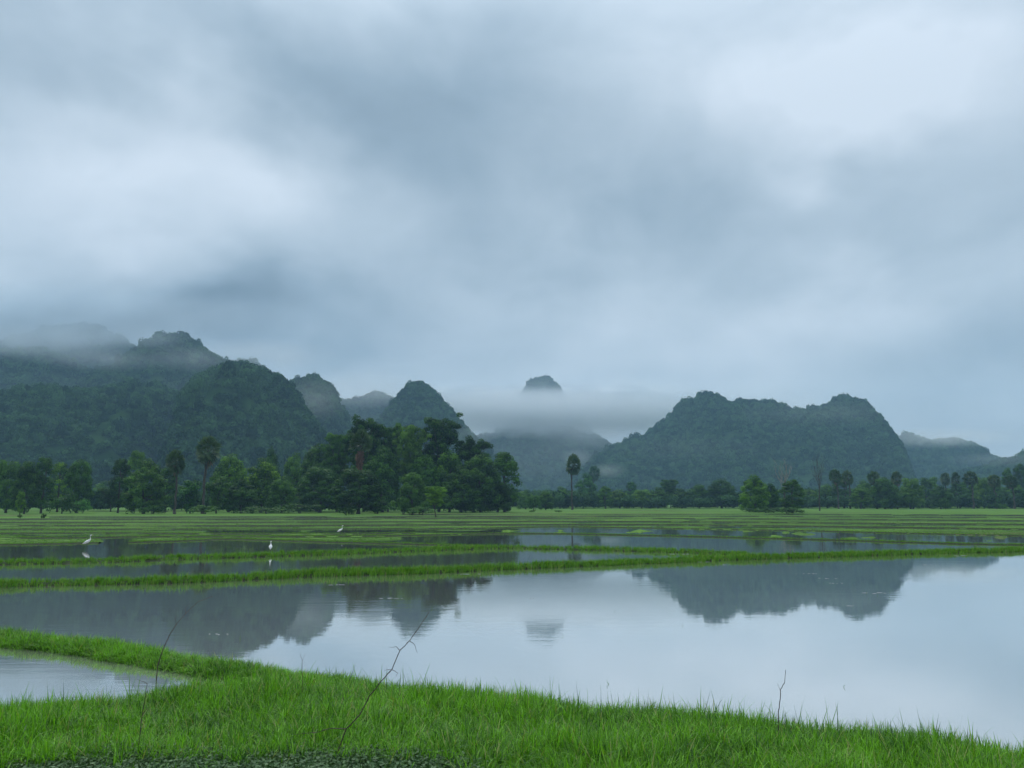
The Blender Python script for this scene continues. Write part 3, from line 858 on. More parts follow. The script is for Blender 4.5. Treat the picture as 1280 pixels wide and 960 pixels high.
def T_broad(seed):
    rs = np.random.RandomState(seed); Ht, W = 14.0, 13.0; blobs = []
    for i in range(105):
        a = rs.rand() * 6.283; zz = rs.beta(1.25, 1.3); env = math.sin(math.pi * min(1, 0.24 + 0.72 * zz)) ** 0.5
        rr = (W / 2 - 1.6) * env * (0.45 + 0.55 * rs.rand() ** 0.5) * (0.85 + 0.3 * rs.rand())
        blobs.append((math.cos(a) * rr, math.sin(a) * rr, 1.1 + zz * (Ht - 2.9), rs.uniform(0.7, 1.55), rs.uniform(0.6, 0.95)))
    blobs.append((rs.normal(0, 1), 0, Ht - 1.6, 1.7, 0.8))
    return crown_from_blobs(rs, blobs, 0.26, 84), trunk_mesh(rs, Ht * 0.8, 0.42, blobs[::9], multi=1), Ht, W
def T_tall(seed):
    rs = np.random.RandomState(seed); Ht, W = 18.0, 9.0; blobs = []
    for i in range(80):
        a = rs.rand() * 6.283; zz = rs.rand(); env = math.sin(math.pi * min(1, 0.12 + 0.80 * zz)) ** 0.7
        rr = (W / 2 - 1.2) * env * (0.4 + 0.6 * rs.rand() ** 0.5)
        blobs.append((math.cos(a) * rr, math.sin(a) * rr, 2.2 + zz * (Ht - 3.8), rs.uniform(0.55, 1.3), rs.uniform(0.65, 1.1)))
    return crown_from_blobs(rs, blobs, 0.25, 88), trunk_mesh(rs, Ht, 0.36, blobs[::8]), Ht, W
def T_umbrella(seed):
    rs = np.random.RandomState(seed); Ht, W = 20.0, 17.0; blobs = []
    tiers = rs.randint(5, 7)
    for k in range(tiers):
        z0 = Ht * (0.42 + 0.50 * k / (tiers - 1)); a0 = rs.rand() * 6.283
        reach = (W / 2) * (0.70 + 0.30 * (k / (tiers - 1)) - (0.22 if k == tiers - 1 else 0)) * rs.uniform(0.85, 1.05)
        for arm in range(7 if k < tiers - 1 else 5):
            rea = reach * rs.uniform(0.55, 1.05)
            a = a0 + arm * 0.92 + rs.normal(0, 0.3)
            for q in np.linspace(0.32, 1, 5):
                blobs.append((math.cos(a) * rea * q + rs.normal(0, .5), math.sin(a) * rea * q + rs.normal(0, .5), z0 + 1.0 * q + rs.normal(0, 0.7), rs.uniform(0.7, 1.6), rs.uniform(0.4, 0.72)))
    return crown_from_blobs(rs, blobs, 0.25, 80), trunk_mesh(rs, Ht * 0.95, 0.36, blobs[4::5], 0.5), Ht, W
def T_shrub(seed):
    rs = np.random.RandomState(seed); Ht, W = 3.2, 5.0; blobs = []
    for i in range(20):
        a = rs.rand() * 6.283; rr = (W / 2 - 0.5) * rs.rand() ** 0.6
        blobs.append((math.cos(a) * rr, math.sin(a) * rr, rs.uniform(0.3, 1) * (Ht - 0.6) * (1 - 0.4 * (2 * rr / W) ** 2), rs.uniform(0.4, 0.8), rs.uniform(0.7, 1)))
    return crown_from_blobs(rs, blobs, 0.16, 150), trunk_mesh(rs, Ht * 0.7, 0.09, blobs[::4], multi=3), Ht, W
def T_droop(seed):   # bamboo-like clump: arching columns of hanging foliage
    rs = np.random.RandomState(seed); Ht, W = 13.0, 8.0; blobs = []
    for c in range(9):
        a = rs.rand() * 6.283; lean = rs.uniform(0.3, 1); hc = rs.uniform(0.55, 1.0)
        for q in np.linspace(0.12, 1, 9):
            rr = (W / 2 - 0.8) * lean * q ** 1.8
            blobs.append((math.cos(a) * rr + rs.normal(0, .3), math.sin(a) * rr + rs.normal(0, .3), Ht * 0.95 * hc * math.sin(q * 1.8) * rs.uniform(0.92, 1) , rs.uniform(0.6, 1.1), 1.15))
    return crown_from_blobs(rs, blobs, 0.26, 80), trunk_mesh(rs, Ht * 0.8, 0.12, blobs[::7], multi=5), Ht, W

def fan(rs, base, d, L, blade, nseg=11):
    """palmyra fan leaf: petiole + pleated fan of narrow segments"""
    d = d / np.linalg.norm(d)
    side = np.cross(d, [0, 0, 1.0]); side /= np.linalg.norm(side) + 1e-6
    nrm = np.cross(side, d)
    ro = rs.uniform(-1.2, 1.2); side, nrm = side * math.cos(ro) + nrm * math.sin(ro), nrm * math.cos(ro) - side * math.sin(ro)
    V = []; Fc = []
    tip = base + d * L
    w = 0.05
    V += [base - side * w, base + side * w, tip + side * w, tip - side * w]; Fc.append((0, 1, 2, 3))
    for k in range(nseg):
        a = (k / (nseg - 1) - 0.5) * 3.9 + rs.normal(0, 0.05)
        dd = d * math.cos(a) + side * math.sin(a)
        l = blade * (1 - 0.12 * abs(a)) * rs.uniform(0.85, 1.05)
        droop = np.array([0, 0, -1]) * l * rs.uniform(0.05, 0.28)
        pp = np.cross(dd, nrm)
        m = tip + dd * l * 0.5; e = tip + dd * l + droop + nrm * 0.1
        n0 = len(V); ww = blade * 0.13
        V += [tip, m - pp * ww + nrm * 0.05, e, m + pp * ww - nrm * 0.05]; Fc.append((n0, n0 + 1, n0 + 2, n0 + 3))
    return np.array(V), np.array(Fc)

def T_palm(seed, skirt=0.3, low=2.8):
    rs = np.random.RandomState(seed); Ht, W = 15.0, 6.6
    acc = Acc(); top = np.array([rs.normal(0, .3), rs.normal(0, .3), Ht - 3.0])
    for i in range(60):
        az = i * 2.399 + rs.normal(0, 0.15); el = 1.5 - low * (i / 59) ** 0.9
        d = np.array([math.cos(az) * math.cos(el), math.sin(az) * math.cos(el), math.sin(el)])
        V, Fc = fan(rs, top + d * 0.2, d, rs.uniform(1.2, 1.6) * (1 + 0.15 * abs(math.sin(el))), rs.uniform(1.25, 1.6))
        acc.add(V, Fc, np.clip(rs.rand() * 0.8 + 0.15 * math.sin(el), 0, 1))
    crown = acc.mesh('crown', M_PALM)
    ac2 = Acc()
    for i in range(int(46 * skirt) + 4):
        az = rs.rand() * 6.283; el = rs.uniform(-1.5, -1.0)
        d = np.array([math.cos(az) * math.cos(el), math.sin(az) * math.cos(el), math.sin(el)])
        st = top + np.array([0, 0, -rs.uniform(0, 0.5 + 3.5 * skirt)])
        V, Fc = fan(rs, st + d * 0.1, d, rs.uniform(0.6, 1.2), rs.uniform(0.8, 1.3), 7); ac2.add(V, Fc, rs.rand())
    dead = ac2.mesh('dead_fronds', M_DEAD)
    P = np.array([[rs.normal(0, 0.12) if 0 < q < 1 else 0, rs.normal(0, .1) if 0 < q < 1 else 0, -0.4 + q * (Ht - 2.6)] for q in np.linspace(0, 1, 12)]); P[-1, :2] = top[:2]
    rr = np.full(12, 0.27); rr[0] = 0.5; rr[1] = 0.36; rr[-1] = 0.2
    a3 = Acc(); a3.add(*tube(P, rr, 9))
    return crown, a3.mesh('trunk', M_BARK, True), Ht, W, dead

def T_bare(seed, pale=False):
    rs = np.random.RandomState(seed); Ht, W = 20.0, 9.0
    acc = Acc(); tr = Acc()
    P, R, d = limb(rs, (0, 0, -0.4), (0.05, 0, 1), Ht * 0.62, 0.38, 0.16, 8, 0.07, 0.04); tr.add(*tube(P, R, 7))
    def rec(p, d, L, r, dep):
        Q, RR, d2 = limb(rs, p, d, L, r, r * 0.5, 4, 0.13, 0.10); acc.add(*tube(Q, RR, 5 if dep > 1 else 4))
        if dep == 0: return
        for _ in range(3):
            k = rs.randint(1, 5); dn = d2 + rs.normal(0, 0.42, 3) + np.array([0, 0, 0.25]); rec(Q[k], dn, L * rs.uniform(0.5, 0.75), RR[k] * 0.62, dep - 1)
    for k, sgn in ((8, 1), (8, -1), (7, 1), (6, -1), (5, 1), (7, -1)):
        rec(P[k], np.array([0.42 * sgn * rs.uniform(0.4, 1.1), rs.normal(0, .3), 1.1]), Ht * rs.uniform(0.2, 0.32), 0.15, 3)
    V = np.concatenate(acc.V); sc_ = Ht / V[:, 2].max()
    return acc.mesh('branches', M_PALE if pale else M_BARK), tr.mesh('trunk', M_BARK, True), V[:, 2].max(), W

TEMPL = {
    'broad': [T_broad(s) for s in (1, 2, 3, 4)], 'tall': [T_tall(s) for s in (5, 6, 7)], 'umbrella': [T_umbrella(s) for s in (8, 9, 10)],
    'shrub': [T_shrub(s) for s in (11, 12, 13)], 'droop': [T_droop(s) for s in (14, 15)], 'palm': [T_palm(16, 0.1), T_palm(17, 0.25), T_palm(18, 0.15)],
    'skirtpalm': [T_palm(19, 1.0, 1.9)], 'bare': [T_bare(20)], 'barepale': [T_bare(21, True)],
}
NAMES = {'broad': 'broadleaf_tree', 'tall': 'tall_tree', 'umbrella': 'spreading_tree', 'shrub': 'shrub', 'droop': 'bamboo_clump', 'palm': 'palm_tree', 'skirtpalm': 'palm_tree', 'bare': 'bare_tree', 'barepale': 'bare_tree'}
GROUPS = {'palm': 'tall fan palms', 'skirtpalm': 'tall fan palms', 'shrub': 'bushes along the field edge', 'bare': 'leafless trees', 'barepale': 'leafless trees', 'droop': 'drooping bamboo-like clumps'}
tr_rs = random.Random(3)
GZ = 0.12
def tree(px, top, w, base, kind, tint, label, var=None, dist=None):
    """px, top, base, w in photograph pixels; base row gives the distance unless dist is set"""
    tl = TEMPL[kind]; tp = tl[(var if var is not None else tr_rs.randrange(len(tl))) % len(tl)]
    d = dist if dist else on_plane(px, base, GZ)[1]
    rx, _ = ray(px, 629)
    zt = at_dist(px, top, d)[2]; h = zt - GZ; wm = w / F * d
    root = bpy.data.objects.new(NAMES[kind], None); sc.collection.objects.link(root)
    root.empty_display_size = 1
    root.location = (rx * d, d, GZ); root.rotation_euler = (0, 0, tr_rs.random() * 6.283 if kind != 'bare' else 0)
    root.scale = (wm / tp[3], wm / tp[3], h / tp[2])
    cat = 'bush' if kind == 'shrub' else ('palm tree' if 'palm' in kind else ('bamboo' if kind == 'droop' else 'tree'))
    tag(root, label, cat, GROUPS.get(kind, 'trees of the left grove' if px < 652 else 'trees of the far right tree line'))
    o = link('trunk', tp[1], root)
    o = link('branches' if 'bare' in kind else ('stems' if False else 'crown'), tp[0], root); o.color = (*tint, 1)
    if len(tp) > 4:
        link('dead_fronds', tp[4], root)
    return root

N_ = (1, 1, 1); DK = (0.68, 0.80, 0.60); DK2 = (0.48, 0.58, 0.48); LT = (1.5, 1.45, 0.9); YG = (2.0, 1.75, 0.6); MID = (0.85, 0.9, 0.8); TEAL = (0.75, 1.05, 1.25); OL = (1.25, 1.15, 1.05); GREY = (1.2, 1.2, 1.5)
TREES = [
 # --- left edge clump
 (8, 573, 44, 641, 'broad', MID, 'mid green broad tree cut by the left edge of the photo'),
 (31, 574, 36, 642, 'broad', N_, 'round green tree with dark trunk, second from the left edge'),
 (52, 566, 32, 641.5, 'tall', DK, 'tallest and darkest tree of the clump at the left edge'),
 (72, 573, 30, 640, 'tall', YG, 'yellow green tree wedged behind the dark tree in the left edge clump'),
 (96, 572, 42, 641, 'broad', DK, 'dark round tree at the right end of the left edge clump'),
 (78, 611, 42, 642, 'shrub', DK, 'low grey green bush at the foot of the left edge clump'),
 (104, 622, 24, 641.5, 'shrub', TEAL, 'small bluish bush under the dark round tree of the left edge clump'),
 (26, 612, 14, 644, 'tall', LT, 'thin pale green sapling in front of the left edge clump'),
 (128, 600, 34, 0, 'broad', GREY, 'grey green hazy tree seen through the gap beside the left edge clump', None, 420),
 (139, 611, 38, 639.5, 'umbrella', DK, 'small flat topped tree with dark trunk standing in the left gap'),
 (56, 641, 7, 649, 'shrub', DK2, 'dark stump like tuft on the field near the left edge'),
 (27, 643, 8, 647.5, 'shrub', DK2, 'small dark clod of weeds left of the stump like tuft'),
 (665, 637.3, 9, 640.5, 'shrub', DK2, 'small dark mound on the field left of the lone palm'),
 (698, 637.3, 11, 640.5, 'shrub', DK2, 'small dark mound close by the foot of the lone palm'),
 # --- grove, left part
 (148, 568, 30, 641, 'tall', DK2, 'dark slender tree at the left start of the main grove'),
 (168, 560, 32, 0, 'tall', N_, 'taller green tree peeking over the left start of the main grove', None, 290),
 (180, 572, 60, 642, 'broad', N_, 'broad leafy green tree in front of the grove left of the two palms'),
 (207, 580, 34, 640, 'tall', DK, 'dark tree squeezed just left of the shorter palm'),
 (219, 561, 30, 642.5, 'palm', MID, 'shorter fan palm with thick dark trunk, left of the tall palm in the grove'),
 (254, 543, 38, 642, 'palm', N_, 'tallest fan palm of the left grove with big round head'),
 (237, 588, 40, 641.5, 'droop', TEAL, 'bluish drooping clump hanging between the two grove palms'),
 (270, 590, 38, 641.5, 'droop', MID, 'green drooping clump just right of the tall grove palm'),
 (286, 565, 52, 640, 'broad', LT, 'light green crown directly right of the tall grove palm'),
 (302, 598, 50, 641.5, 'broad', DK, 'low dark tree in front of the light green crown right of the tall palm'),
 (326, 570, 60, 640.5, 'broad', YG, 'bright yellow green topped tree in the middle of the left grove'),
 (335, 557, 34, 0, 'broad', MID, 'hazy green crown rising behind the bright yellow green tree', None, 330),
 (366, 563, 38, 0, 'broad', N_, 'rounded green crown behind, left of the big dark mass', None, 300),
 (352, 594, 44, 641, 'broad', MID, 'smaller green tree standing in front, right of the yellow green tree'),
 (335, 631, 66, 642, 'shrub', MID, 'low bright green bush strip at the foot of the middle grove'),
 # --- grove, big dark mass
 (396, 552, 60, 0, 'broad', MID, 'round crown at the left shoulder of the big dark grove mass', None, 280),
 (400, 582, 70, 640.5, 'broad', DK2, 'very dark wide tree at the lower left of the big grove mass'),
 (421, 543, 54, 0, 'umbrella', DK, 'layered dark tree on the left slope of the highest grove crowns', None, 275),
 (455, 525, 62, 0, 'umbrella', DK, 'high flat topped dark tree just above the brown skirted palm', 0, 270),
 (449, 535, 34, 641.6, 'skirtpalm', MID, 'fan palm with a long skirt of reddish brown dead fronds'),
 (448, 584, 76, 642.3, 'broad', DK2, 'dark wide tree directly under the brown skirted palm'),
 (485, 534, 56, 0, 'umbrella', DK, 'flat topped dark tree right of the brown skirted palm', 1, 275),
 (478, 556, 66, 0, 'broad', DK, 'dark crown filling the grove right of the brown skirted palm', None, 262),
 (513, 533, 52, 0, 'umbrella', OL, 'paler layered tree with a whitish bare trunk showing mid grove', 2, 266),
 (549, 523, 76, 0, 'umbrella', DK, 'highest spreading tree with flat layered top in the right half of the grove', 1, 272),
 (591, 550, 56, 0, 'umbrella', DK2, 'dark flat topped tree stepping down towards the right end of the grove', 0, 268),
 (562, 561, 50, 0, 'broad', LT, 'light green round crown below the highest spreading tree', None, 262),
 (601, 566, 62, 0, 'broad', MID, 'mid green crown under the dark flat topped tree near the grove right end', None, 258),
 (631, 562, 50, 640, 'tall', DK, 'dark tall tree forming the right end of the left grove'),
 (576, 580, 64, 640.5, 'broad', MID, 'wide green tree low in the right half of the grove'),
 (530, 566, 60, 0, 'broad', DK, 'dark crown behind the small round tree in the grove centre', None, 262),
 (516, 589, 44, 642.5, 'broad', MID, 'small round tree standing forward in the centre of the grove'),
 (545, 609, 34, 645, 'umbrella', LT, 'small light green tree with thin trunk out on the field edge'),
 (592, 604, 54, 640.5, 'broad', DK, 'low dark tree left of the grove right end'),
 (622, 600, 48, 640.3, 'broad', DK2, 'lowest dark tree at the right end of the grove'),
 (470, 622, 56, 642, 'shrub', DK, 'wide green bush left of the small round tree at the grove foot'),
 (503, 620, 38, 642.5, 'shrub', MID, 'dark green bush beneath the small round tree'),
 (525, 632, 44, 643.5, 'shrub', DK, 'straggly low bush around the foot of the small light green tree'),
 (437, 630, 12, 645, 'shrub', DK2, 'tiny dark bush alone on the field below the brown skirted palm'),
 (375, 628, 60, 641.5, 'shrub', DK2, 'low dark bush at the foot of the very dark wide tree'),
 (192, 626, 46, 642.3, 'shrub', DK, 'dark bush among trunks left of the shorter palm'),
 (255, 630, 40, 642.3, 'shrub', MID, 'bush round the foot of the tall grove palm'),
 # --- right side, behind the lone palm
 (657, 611, 30, 636.6, 'broad', GREY, 'hazy round tree just right of the grove end'),
 (668, 616, 26, 638, 'shrub', DK, 'dark bush in front of the hazy trees between grove and lone palm'),
 (682, 613, 26, 637.5, 'broad', MID, 'small green tree midway between the grove end and the lone palm'),
 (700, 607, 30, 635.6, 'broad', GREY, 'grey green tree close left of the lone palm'),
 (715, 567, 23, 637.2, 'palm', N_, 'lone fan palm with tall bare trunk standing apart in the open field'),
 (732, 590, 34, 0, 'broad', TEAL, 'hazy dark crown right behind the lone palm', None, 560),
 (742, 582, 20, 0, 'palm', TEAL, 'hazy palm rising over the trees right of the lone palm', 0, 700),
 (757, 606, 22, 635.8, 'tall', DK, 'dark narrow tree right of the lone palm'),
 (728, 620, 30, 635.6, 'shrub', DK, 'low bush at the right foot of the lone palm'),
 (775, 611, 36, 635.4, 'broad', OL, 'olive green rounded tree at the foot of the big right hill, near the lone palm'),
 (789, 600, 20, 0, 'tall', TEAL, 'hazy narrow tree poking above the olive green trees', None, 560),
 (802, 611, 34, 635.4, 'broad', LT, 'light green low tree under the left slope of the big right hill'),
 (822, 608, 32, 635.4, 'broad', MID, 'mid green low tree beside the light green one under the right hill'),
 (838, 600, 30, 0, 'umbrella', DK, 'layered dark tree showing above the low trees under the right hill', None, 500),
 (852, 610, 34, 635.4, 'broad', N_, 'low round tree left of the dark pair near the bright field tree'),
 (874, 604, 34, 635.4, 'broad', DK, 'dark round tree, left one of the dark pair near the bright field tree'),
 (902, 597, 44, 635.4, 'broad', DK2, 'wide dark tree standing behind and left of the bright field tree'),
 (943, 592, 42, 640, 'broad', LT, 'bright green round tree on the open field right of centre'),
 (963, 603, 28, 639, 'broad', DK, 'dark small tree joined to the right side of the bright field tree'),
 (990, 597, 36, 641, 'tall', MID, 'green tree with loose crown between the bright field tree and the bare tree'),
 (986, 633, 44, 642, 'shrub', DK2, 'dark low bush under the loose crowned field tree'),
 (955, 634, 56, 641, 'shrub', DK, 'low scrub at the foot of the bright field tree'),
 (981, 566, 34, 0, 'barepale', N_, 'pale leafless tree rising behind the loose crowned field tree', None, 300),
 (1024, 555, 22, 638.6, 'bare', N_, 'dark leafless tree with upright forked limbs on the open field'),
 (1010, 611, 34, 635.4, 'broad', OL, 'soft olive tree behind the dark leafless tree'),
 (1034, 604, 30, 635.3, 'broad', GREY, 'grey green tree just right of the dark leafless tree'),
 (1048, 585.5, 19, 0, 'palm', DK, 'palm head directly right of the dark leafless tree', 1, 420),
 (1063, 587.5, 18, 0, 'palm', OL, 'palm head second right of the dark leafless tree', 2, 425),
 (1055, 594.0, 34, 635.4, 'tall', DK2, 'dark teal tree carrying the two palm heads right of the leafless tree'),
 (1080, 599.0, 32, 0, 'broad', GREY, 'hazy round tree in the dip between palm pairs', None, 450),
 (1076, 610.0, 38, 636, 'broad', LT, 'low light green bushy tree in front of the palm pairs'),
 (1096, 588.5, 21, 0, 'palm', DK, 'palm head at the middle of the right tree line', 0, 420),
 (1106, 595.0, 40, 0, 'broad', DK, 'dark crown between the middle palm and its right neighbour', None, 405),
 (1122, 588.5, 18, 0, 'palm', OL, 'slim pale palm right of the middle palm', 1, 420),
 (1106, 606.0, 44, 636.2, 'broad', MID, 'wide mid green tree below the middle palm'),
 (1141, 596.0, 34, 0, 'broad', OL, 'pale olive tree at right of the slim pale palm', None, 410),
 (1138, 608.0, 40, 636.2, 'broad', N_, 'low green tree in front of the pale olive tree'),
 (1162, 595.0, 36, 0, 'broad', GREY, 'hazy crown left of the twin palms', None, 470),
 (1176, 606.0, 34, 636.1, 'broad', DK, 'dark tree below the twin palms'),
 (1181, 620.0, 14, 636.6, 'shrub', DK2, 'small dark bush ending the near tree row below the twin palms'),
 (1183.5, 589.5, 14, 635.2, 'palm', N_, 'left one of the twin palms near the right edge', 0),
 (1196.5, 589.5, 14, 635.2, 'palm', MID, 'right one of the twin palms near the right edge', 1),
 (1200, 601.0, 34, 635.2, 'broad', DK, 'dark rounded tree under the right twin palm'),
 (1217, 588.5, 23, 0, 'palm', MID, 'broad headed palm right of the twin palms', 2, 430),
 (1222, 603.0, 36, 635.2, 'broad', DK2, 'dark tree beneath the broad headed palm'),
 (1245, 592.5, 21, 0, 'palm', OL, 'pale palm fourth along the right edge group', 0, 430),
 (1230, 595.0, 24, 0, 'broad', OL, 'pale yellowish crown between the broad headed palm and the pale palm', None, 450),
 (1244, 604.0, 30, 635.2, 'broad', DK, 'dark tree beneath the pale palm near the right edge'),
 (1268, 593.5, 23, 0, 'palm', DK, 'last palm before the right edge of the photo', 1, 420),
 (1264, 601.0, 40, 635.2, 'broad', MID, 'green tree under the last palm at the right edge'),
 (1278, 577.0, 22, 0, 'tall', DK2, 'tall dark tree cut by the right edge of the photo', None, 520),
 (1262, 582.0, 18, 0, 'tall', DK, 'slim dark tree behind the last palm at the right edge', None, 540),
 (1236, 629.0, 9, 636.5, 'shrub', DK, 'leftmost of three tiny bushes on the field near the right edge'),
 (1245, 627.0, 10, 636.5, 'shrub', DK2, 'middle of three tiny bushes on the field near the right edge'),
 (1253, 628.0, 11, 636.5, 'shrub', MID, 'rightmost of three tiny bushes on the field near the right edge'),
]
for t in TREES:
    tree(*t)

# far wood behind the trees, a mass nobody could count
r_ = np.random.RandomState(77)
n = 900
px = r_.uniform(-160, 1440, n); dd = r_.uniform(520, 760, n)
rx = (px - 640) / F / CA
s_ = r_.uniform(4.5, 8.5, n) * (1 + 0.5 * fbm(px * 0.012, px * 0, 5, 3))
P = np.stack([rx * dd, dd, r_.uniform(0.1, 0.9, n) * 9 * (dd / 640)], 1)
scatter('far_woods', P, np.stack([r_.normal(0, .1, n), r_.normal(0, .1, n), r_.rand(n) * 6.28], 1), np.stack([s_, s_, s_ * 1.0], 1), r_.randint(0, 8, n), G_HILL)

def under(name, n, x0, x1, d0, d1, s0, s1, seed):
    r_ = np.random.RandomState(seed)
    px = r_.uniform(x0, x1, n); dd = r_.uniform(d0, d1, n); rx = (px - 640) / F / CA
    s_ = r_.uniform(s0, s1, n) * (1 + 0.7 * fbm(px * 0.03, px * 0, 5, 3))
    P = np.stack([rx * dd, dd, s_ * 0.35 + r_.uniform(0, 1, n) * s_ * 0.9], 1)
    scatter(name, P, np.stack([r_.normal(0, .1, n), r_.normal(0, .1, n), r_.rand(n) * 6.28], 1), np.stack([s_] * 3, 1), r_.randint(0, 8, n), G_HILL)
under('undergrowth', 900, 640, 1440, 430, 520, 2.6, 4.6, 78)
under('undergrowth', 260, 130, 640, 285, 330, 2.2, 4.0, 79)
under('undergrowth', 70, -160, 108, 285, 330, 2.2, 4.0, 80)

# =================================================================== EGRETS
def loft(path, radii, sides=10):
    V, Fq = tube(path, radii, sides)
    n = len(path)
    V = np.concatenate([V, [path[0]], [path[-1]]])
    a = len(V) - 2; b = a + 1
    caps = []
    for k in range(sides):
        k2 = (k + 1) % sides
        caps.append((a, k2, k, k)); caps.append((b, (n - 1) * sides + k, (n - 1) * sides + k2, (n - 1) * sides + k2))
    return V, Fq, caps
def smooth_mesh(name, path, radii, mat, sides=10):
    V, Fq, caps = loft(np.array(path, float), radii, sides)
    faces = [tuple(f) for f in Fq] + [c[:3] for c in caps]
    m = bpy.data.meshes.new(name); m.from_pydata([tuple(v) for v in V], [], faces)
    m.polygons.foreach_set('use_smooth', [True] * len(m.polygons)); m.materials.append(mat); m.update(); return m
def egret(px, py, lean, heading, label, hgt=0.92, z=0.0):
    loc = on_plane(px, py, z)
    root = bpy.data.objects.new('egret', None); sc.collection.objects.link(root)
    root.location = loc; root.rotation_euler = (0, 0, heading)
    tag(root, label, 'bird', 'white egrets in the paddies')
    s = hgt / 0.92
    # body, neck and head: one continuous surface (x forward, z up)
    if lean > 0.5:
        path = [(-0.30, 0, 0.30), (-0.22, 0, 0.34), (-0.12, 0, 0.40), (0.0, 0, 0.46), (0.10, 0, 0.52), (0.17, 0, 0.58), (0.20, 0, 0.66), (0.185, 0, 0.74), (0.18, 0, 0.82), (0.20, 0, 0.885), (0.245, 0, 0.905), (0.29, 0, 0.895)]
        rad = [0.012, 0.045, 0.085, 0.10, 0.085, 0.055, 0.032, 0.024, 0.021, 0.026, 0.028, 0.014]
        bill = [(0.28, 0, 0.897), (0.34, 0, 0.885), (0.40, 0, 0.87)]
        legs = ((0.02, 0.035, 0.42), (0.0, -0.035, 0.42))
    else:
        path = [(-0.20, 0, 0.26), (-0.16, 0, 0.33), (-0.09, 0, 0.42), (-0.02, 0, 0.50), (0.04, 0, 0.57), (0.06, 0, 0.63), (0.035, 0, 0.69), (0.02, 0, 0.75), (0.03, 0, 0.81), (0.055, 0, 0.86), (0.10, 0, 0.875), (0.14, 0, 0.865)]
        rad = [0.015, 0.055, 0.095, 0.105, 0.085, 0.055, 0.036, 0.026, 0.023, 0.028, 0.028, 0.014]
        bill = [(0.13, 0, 0.867), (0.19, 0, 0.85), (0.25, 0, 0.835)]
        legs = ((-0.04, 0.035, 0.40), (-0.03, -0.035, 0.40))
    link('body', smooth_mesh('body', path, rad, M_WHITE), root)
    link('bill', smooth_mesh('bill', bill, [0.013, 0.009, 0.002], M_BILL, 6), root)
    for lx, ly, lz in legs:
        link('leg', smooth_mesh('leg', [(lx, ly, lz), (lx + 0.03, ly, lz * 0.52), (lx, ly, -0.12)], [0.014, 0.010, 0.008], M_LEG, 6), root)
    # folded wing over each flank
    for sg in (1, -1):
        wp = [(path[2][0] * 2.4, sg * 0.03, path[1][2] - 0.02), (path[2][0], sg * 0.075, path[2][2] + 0.01), (path[3][0], sg * 0.085, path[3][2] + 0.01), (path[4][0], sg * 0.06, path[4][2])]
        link('wing', smooth_mesh('wing', wp, [0.01, 0.045, 0.05, 0.02], M_WHITE, 8), root)
    root.scale = (s, s, s)
egret(108.5, 685.5, 1.0, 0.0, 'white egret wading at far left, leaning forward to the right', 0.90)
egret(338, 691, 0.0, math.radians(100), 'white egret standing upright on the grassy bund in the middle', 0.72, 0.02)
egret(425, 668.5, 1.0, math.radians(10), 'smallest white egret, farthest away, right of the other two', 0.88, 0.03)

# =================================================================== DEAD STEMS IN THE FOREGROUND
def stem(label, main, rad, subs=(), base_y=8.8, tip_y=None):
    """main, subs: photograph pixel polylines, placed at a real distance"""
    tip_y = tip_y or base_y
    def w(p, f): return at_dist(p[0], p[1], base_y + (tip_y - base_y) * f)
    P = [w(p, i / (len(main) - 1)) for i, p in enumerate(main)]
    root = bpy.data.objects.new('dead_stem', None); sc.collection.objects.link(root); root.location = P[0]
    tag(root, label, 'stem', 'dead woody stems in the foreground grass')
    o0 = np.array(P[0])
    def fine(P):
        P = np.array(P); n = (len(P) - 1) * 4 + 1
        q = np.linspace(0, len(P) - 1, n); Q = np.stack([np.interp(q, np.arange(len(P)), P[:, i]) for i in range(3)], 1)
        return Q + rs.normal(0, 0.002, Q.shape)
    Q = fine([p - o0 for p in P]); Q[0, 2] -= 0.25
    a = Acc(); a.add(*tube(Q, np.linspace(rad, rad * 0.35, len(Q)), 6)); 
    for k in range(3, len(Q) - 1, 4):    # nodes on the stem
        a.add(*tube(np.array([Q[k] - [0, 0, 0.008], Q[k], Q[k] + [0, 0, 0.008]]), [rad * 0.5, rad * (1.25 - 0.6 * k / len(Q)), rad * 0.5], 6))
    link('stem', a.mesh('stem', M_TWIG, True), root)
    for (f, pl, r) in subs:
        S = fine([w(p, f) - o0 + np.array([0, 0.03 * i, 0]) for i, p in enumerate(pl)])
        a = Acc(); a.add(*tube(S, np.linspace(r, r * 0.3, len(S)), 5)); link('side_twig', a.mesh('side_twig', M_TWIG, True), root)
rs = np.random.RandomState(8)
stem('longest crooked dead stem with side twigs rising from the grass near the bottom centre', [(416, 962), (424, 935), (433, 911), (450, 893), (462, 870), (478, 850), (490, 837), (500, 813), (512, 801), (522, 786), (537, 765)], 0.0075,
     ((0.2, [(433, 911), (415, 911), (395, 917), (365, 921)], 0.006), (0.6, [(490, 837), (482, 838), (479, 840)], 0.003), (0.6, [(490, 837), (497, 842), (493, 848)], 0.003),
      (0.75, [(500, 813), (495, 809), (486, 811)], 0.004), (0.85, [(512, 801), (518, 806), (521, 818)], 0.004), (0.05, [(418, 955), (428, 962), (440, 975)], 0.006)), 8.9, 8.6)
stem('thin dark upright dead stem in the grass at lower left', [(172, 962), (173, 940), (176, 905), (180, 880), (184, 855)], 0.0065, ((0.95, [(184, 855), (178, 853), (168, 851)], 0.0035), (0.7, [(178, 893), (181, 888), (185, 885)], 0.003)), 8.9)
stem('arching dead stem leaning right over the water behind the upright one at left', [(196, 838), (200, 822), (206, 806), (214, 790), (222, 778), (235, 764), (248, 752), (266, 745)], 0.009, ((0.6, [(232, 768), (231, 760), (234, 756)], 0.004), (0.5, [(220, 780), (218, 773), (219, 770)], 0.004)), 14.2)
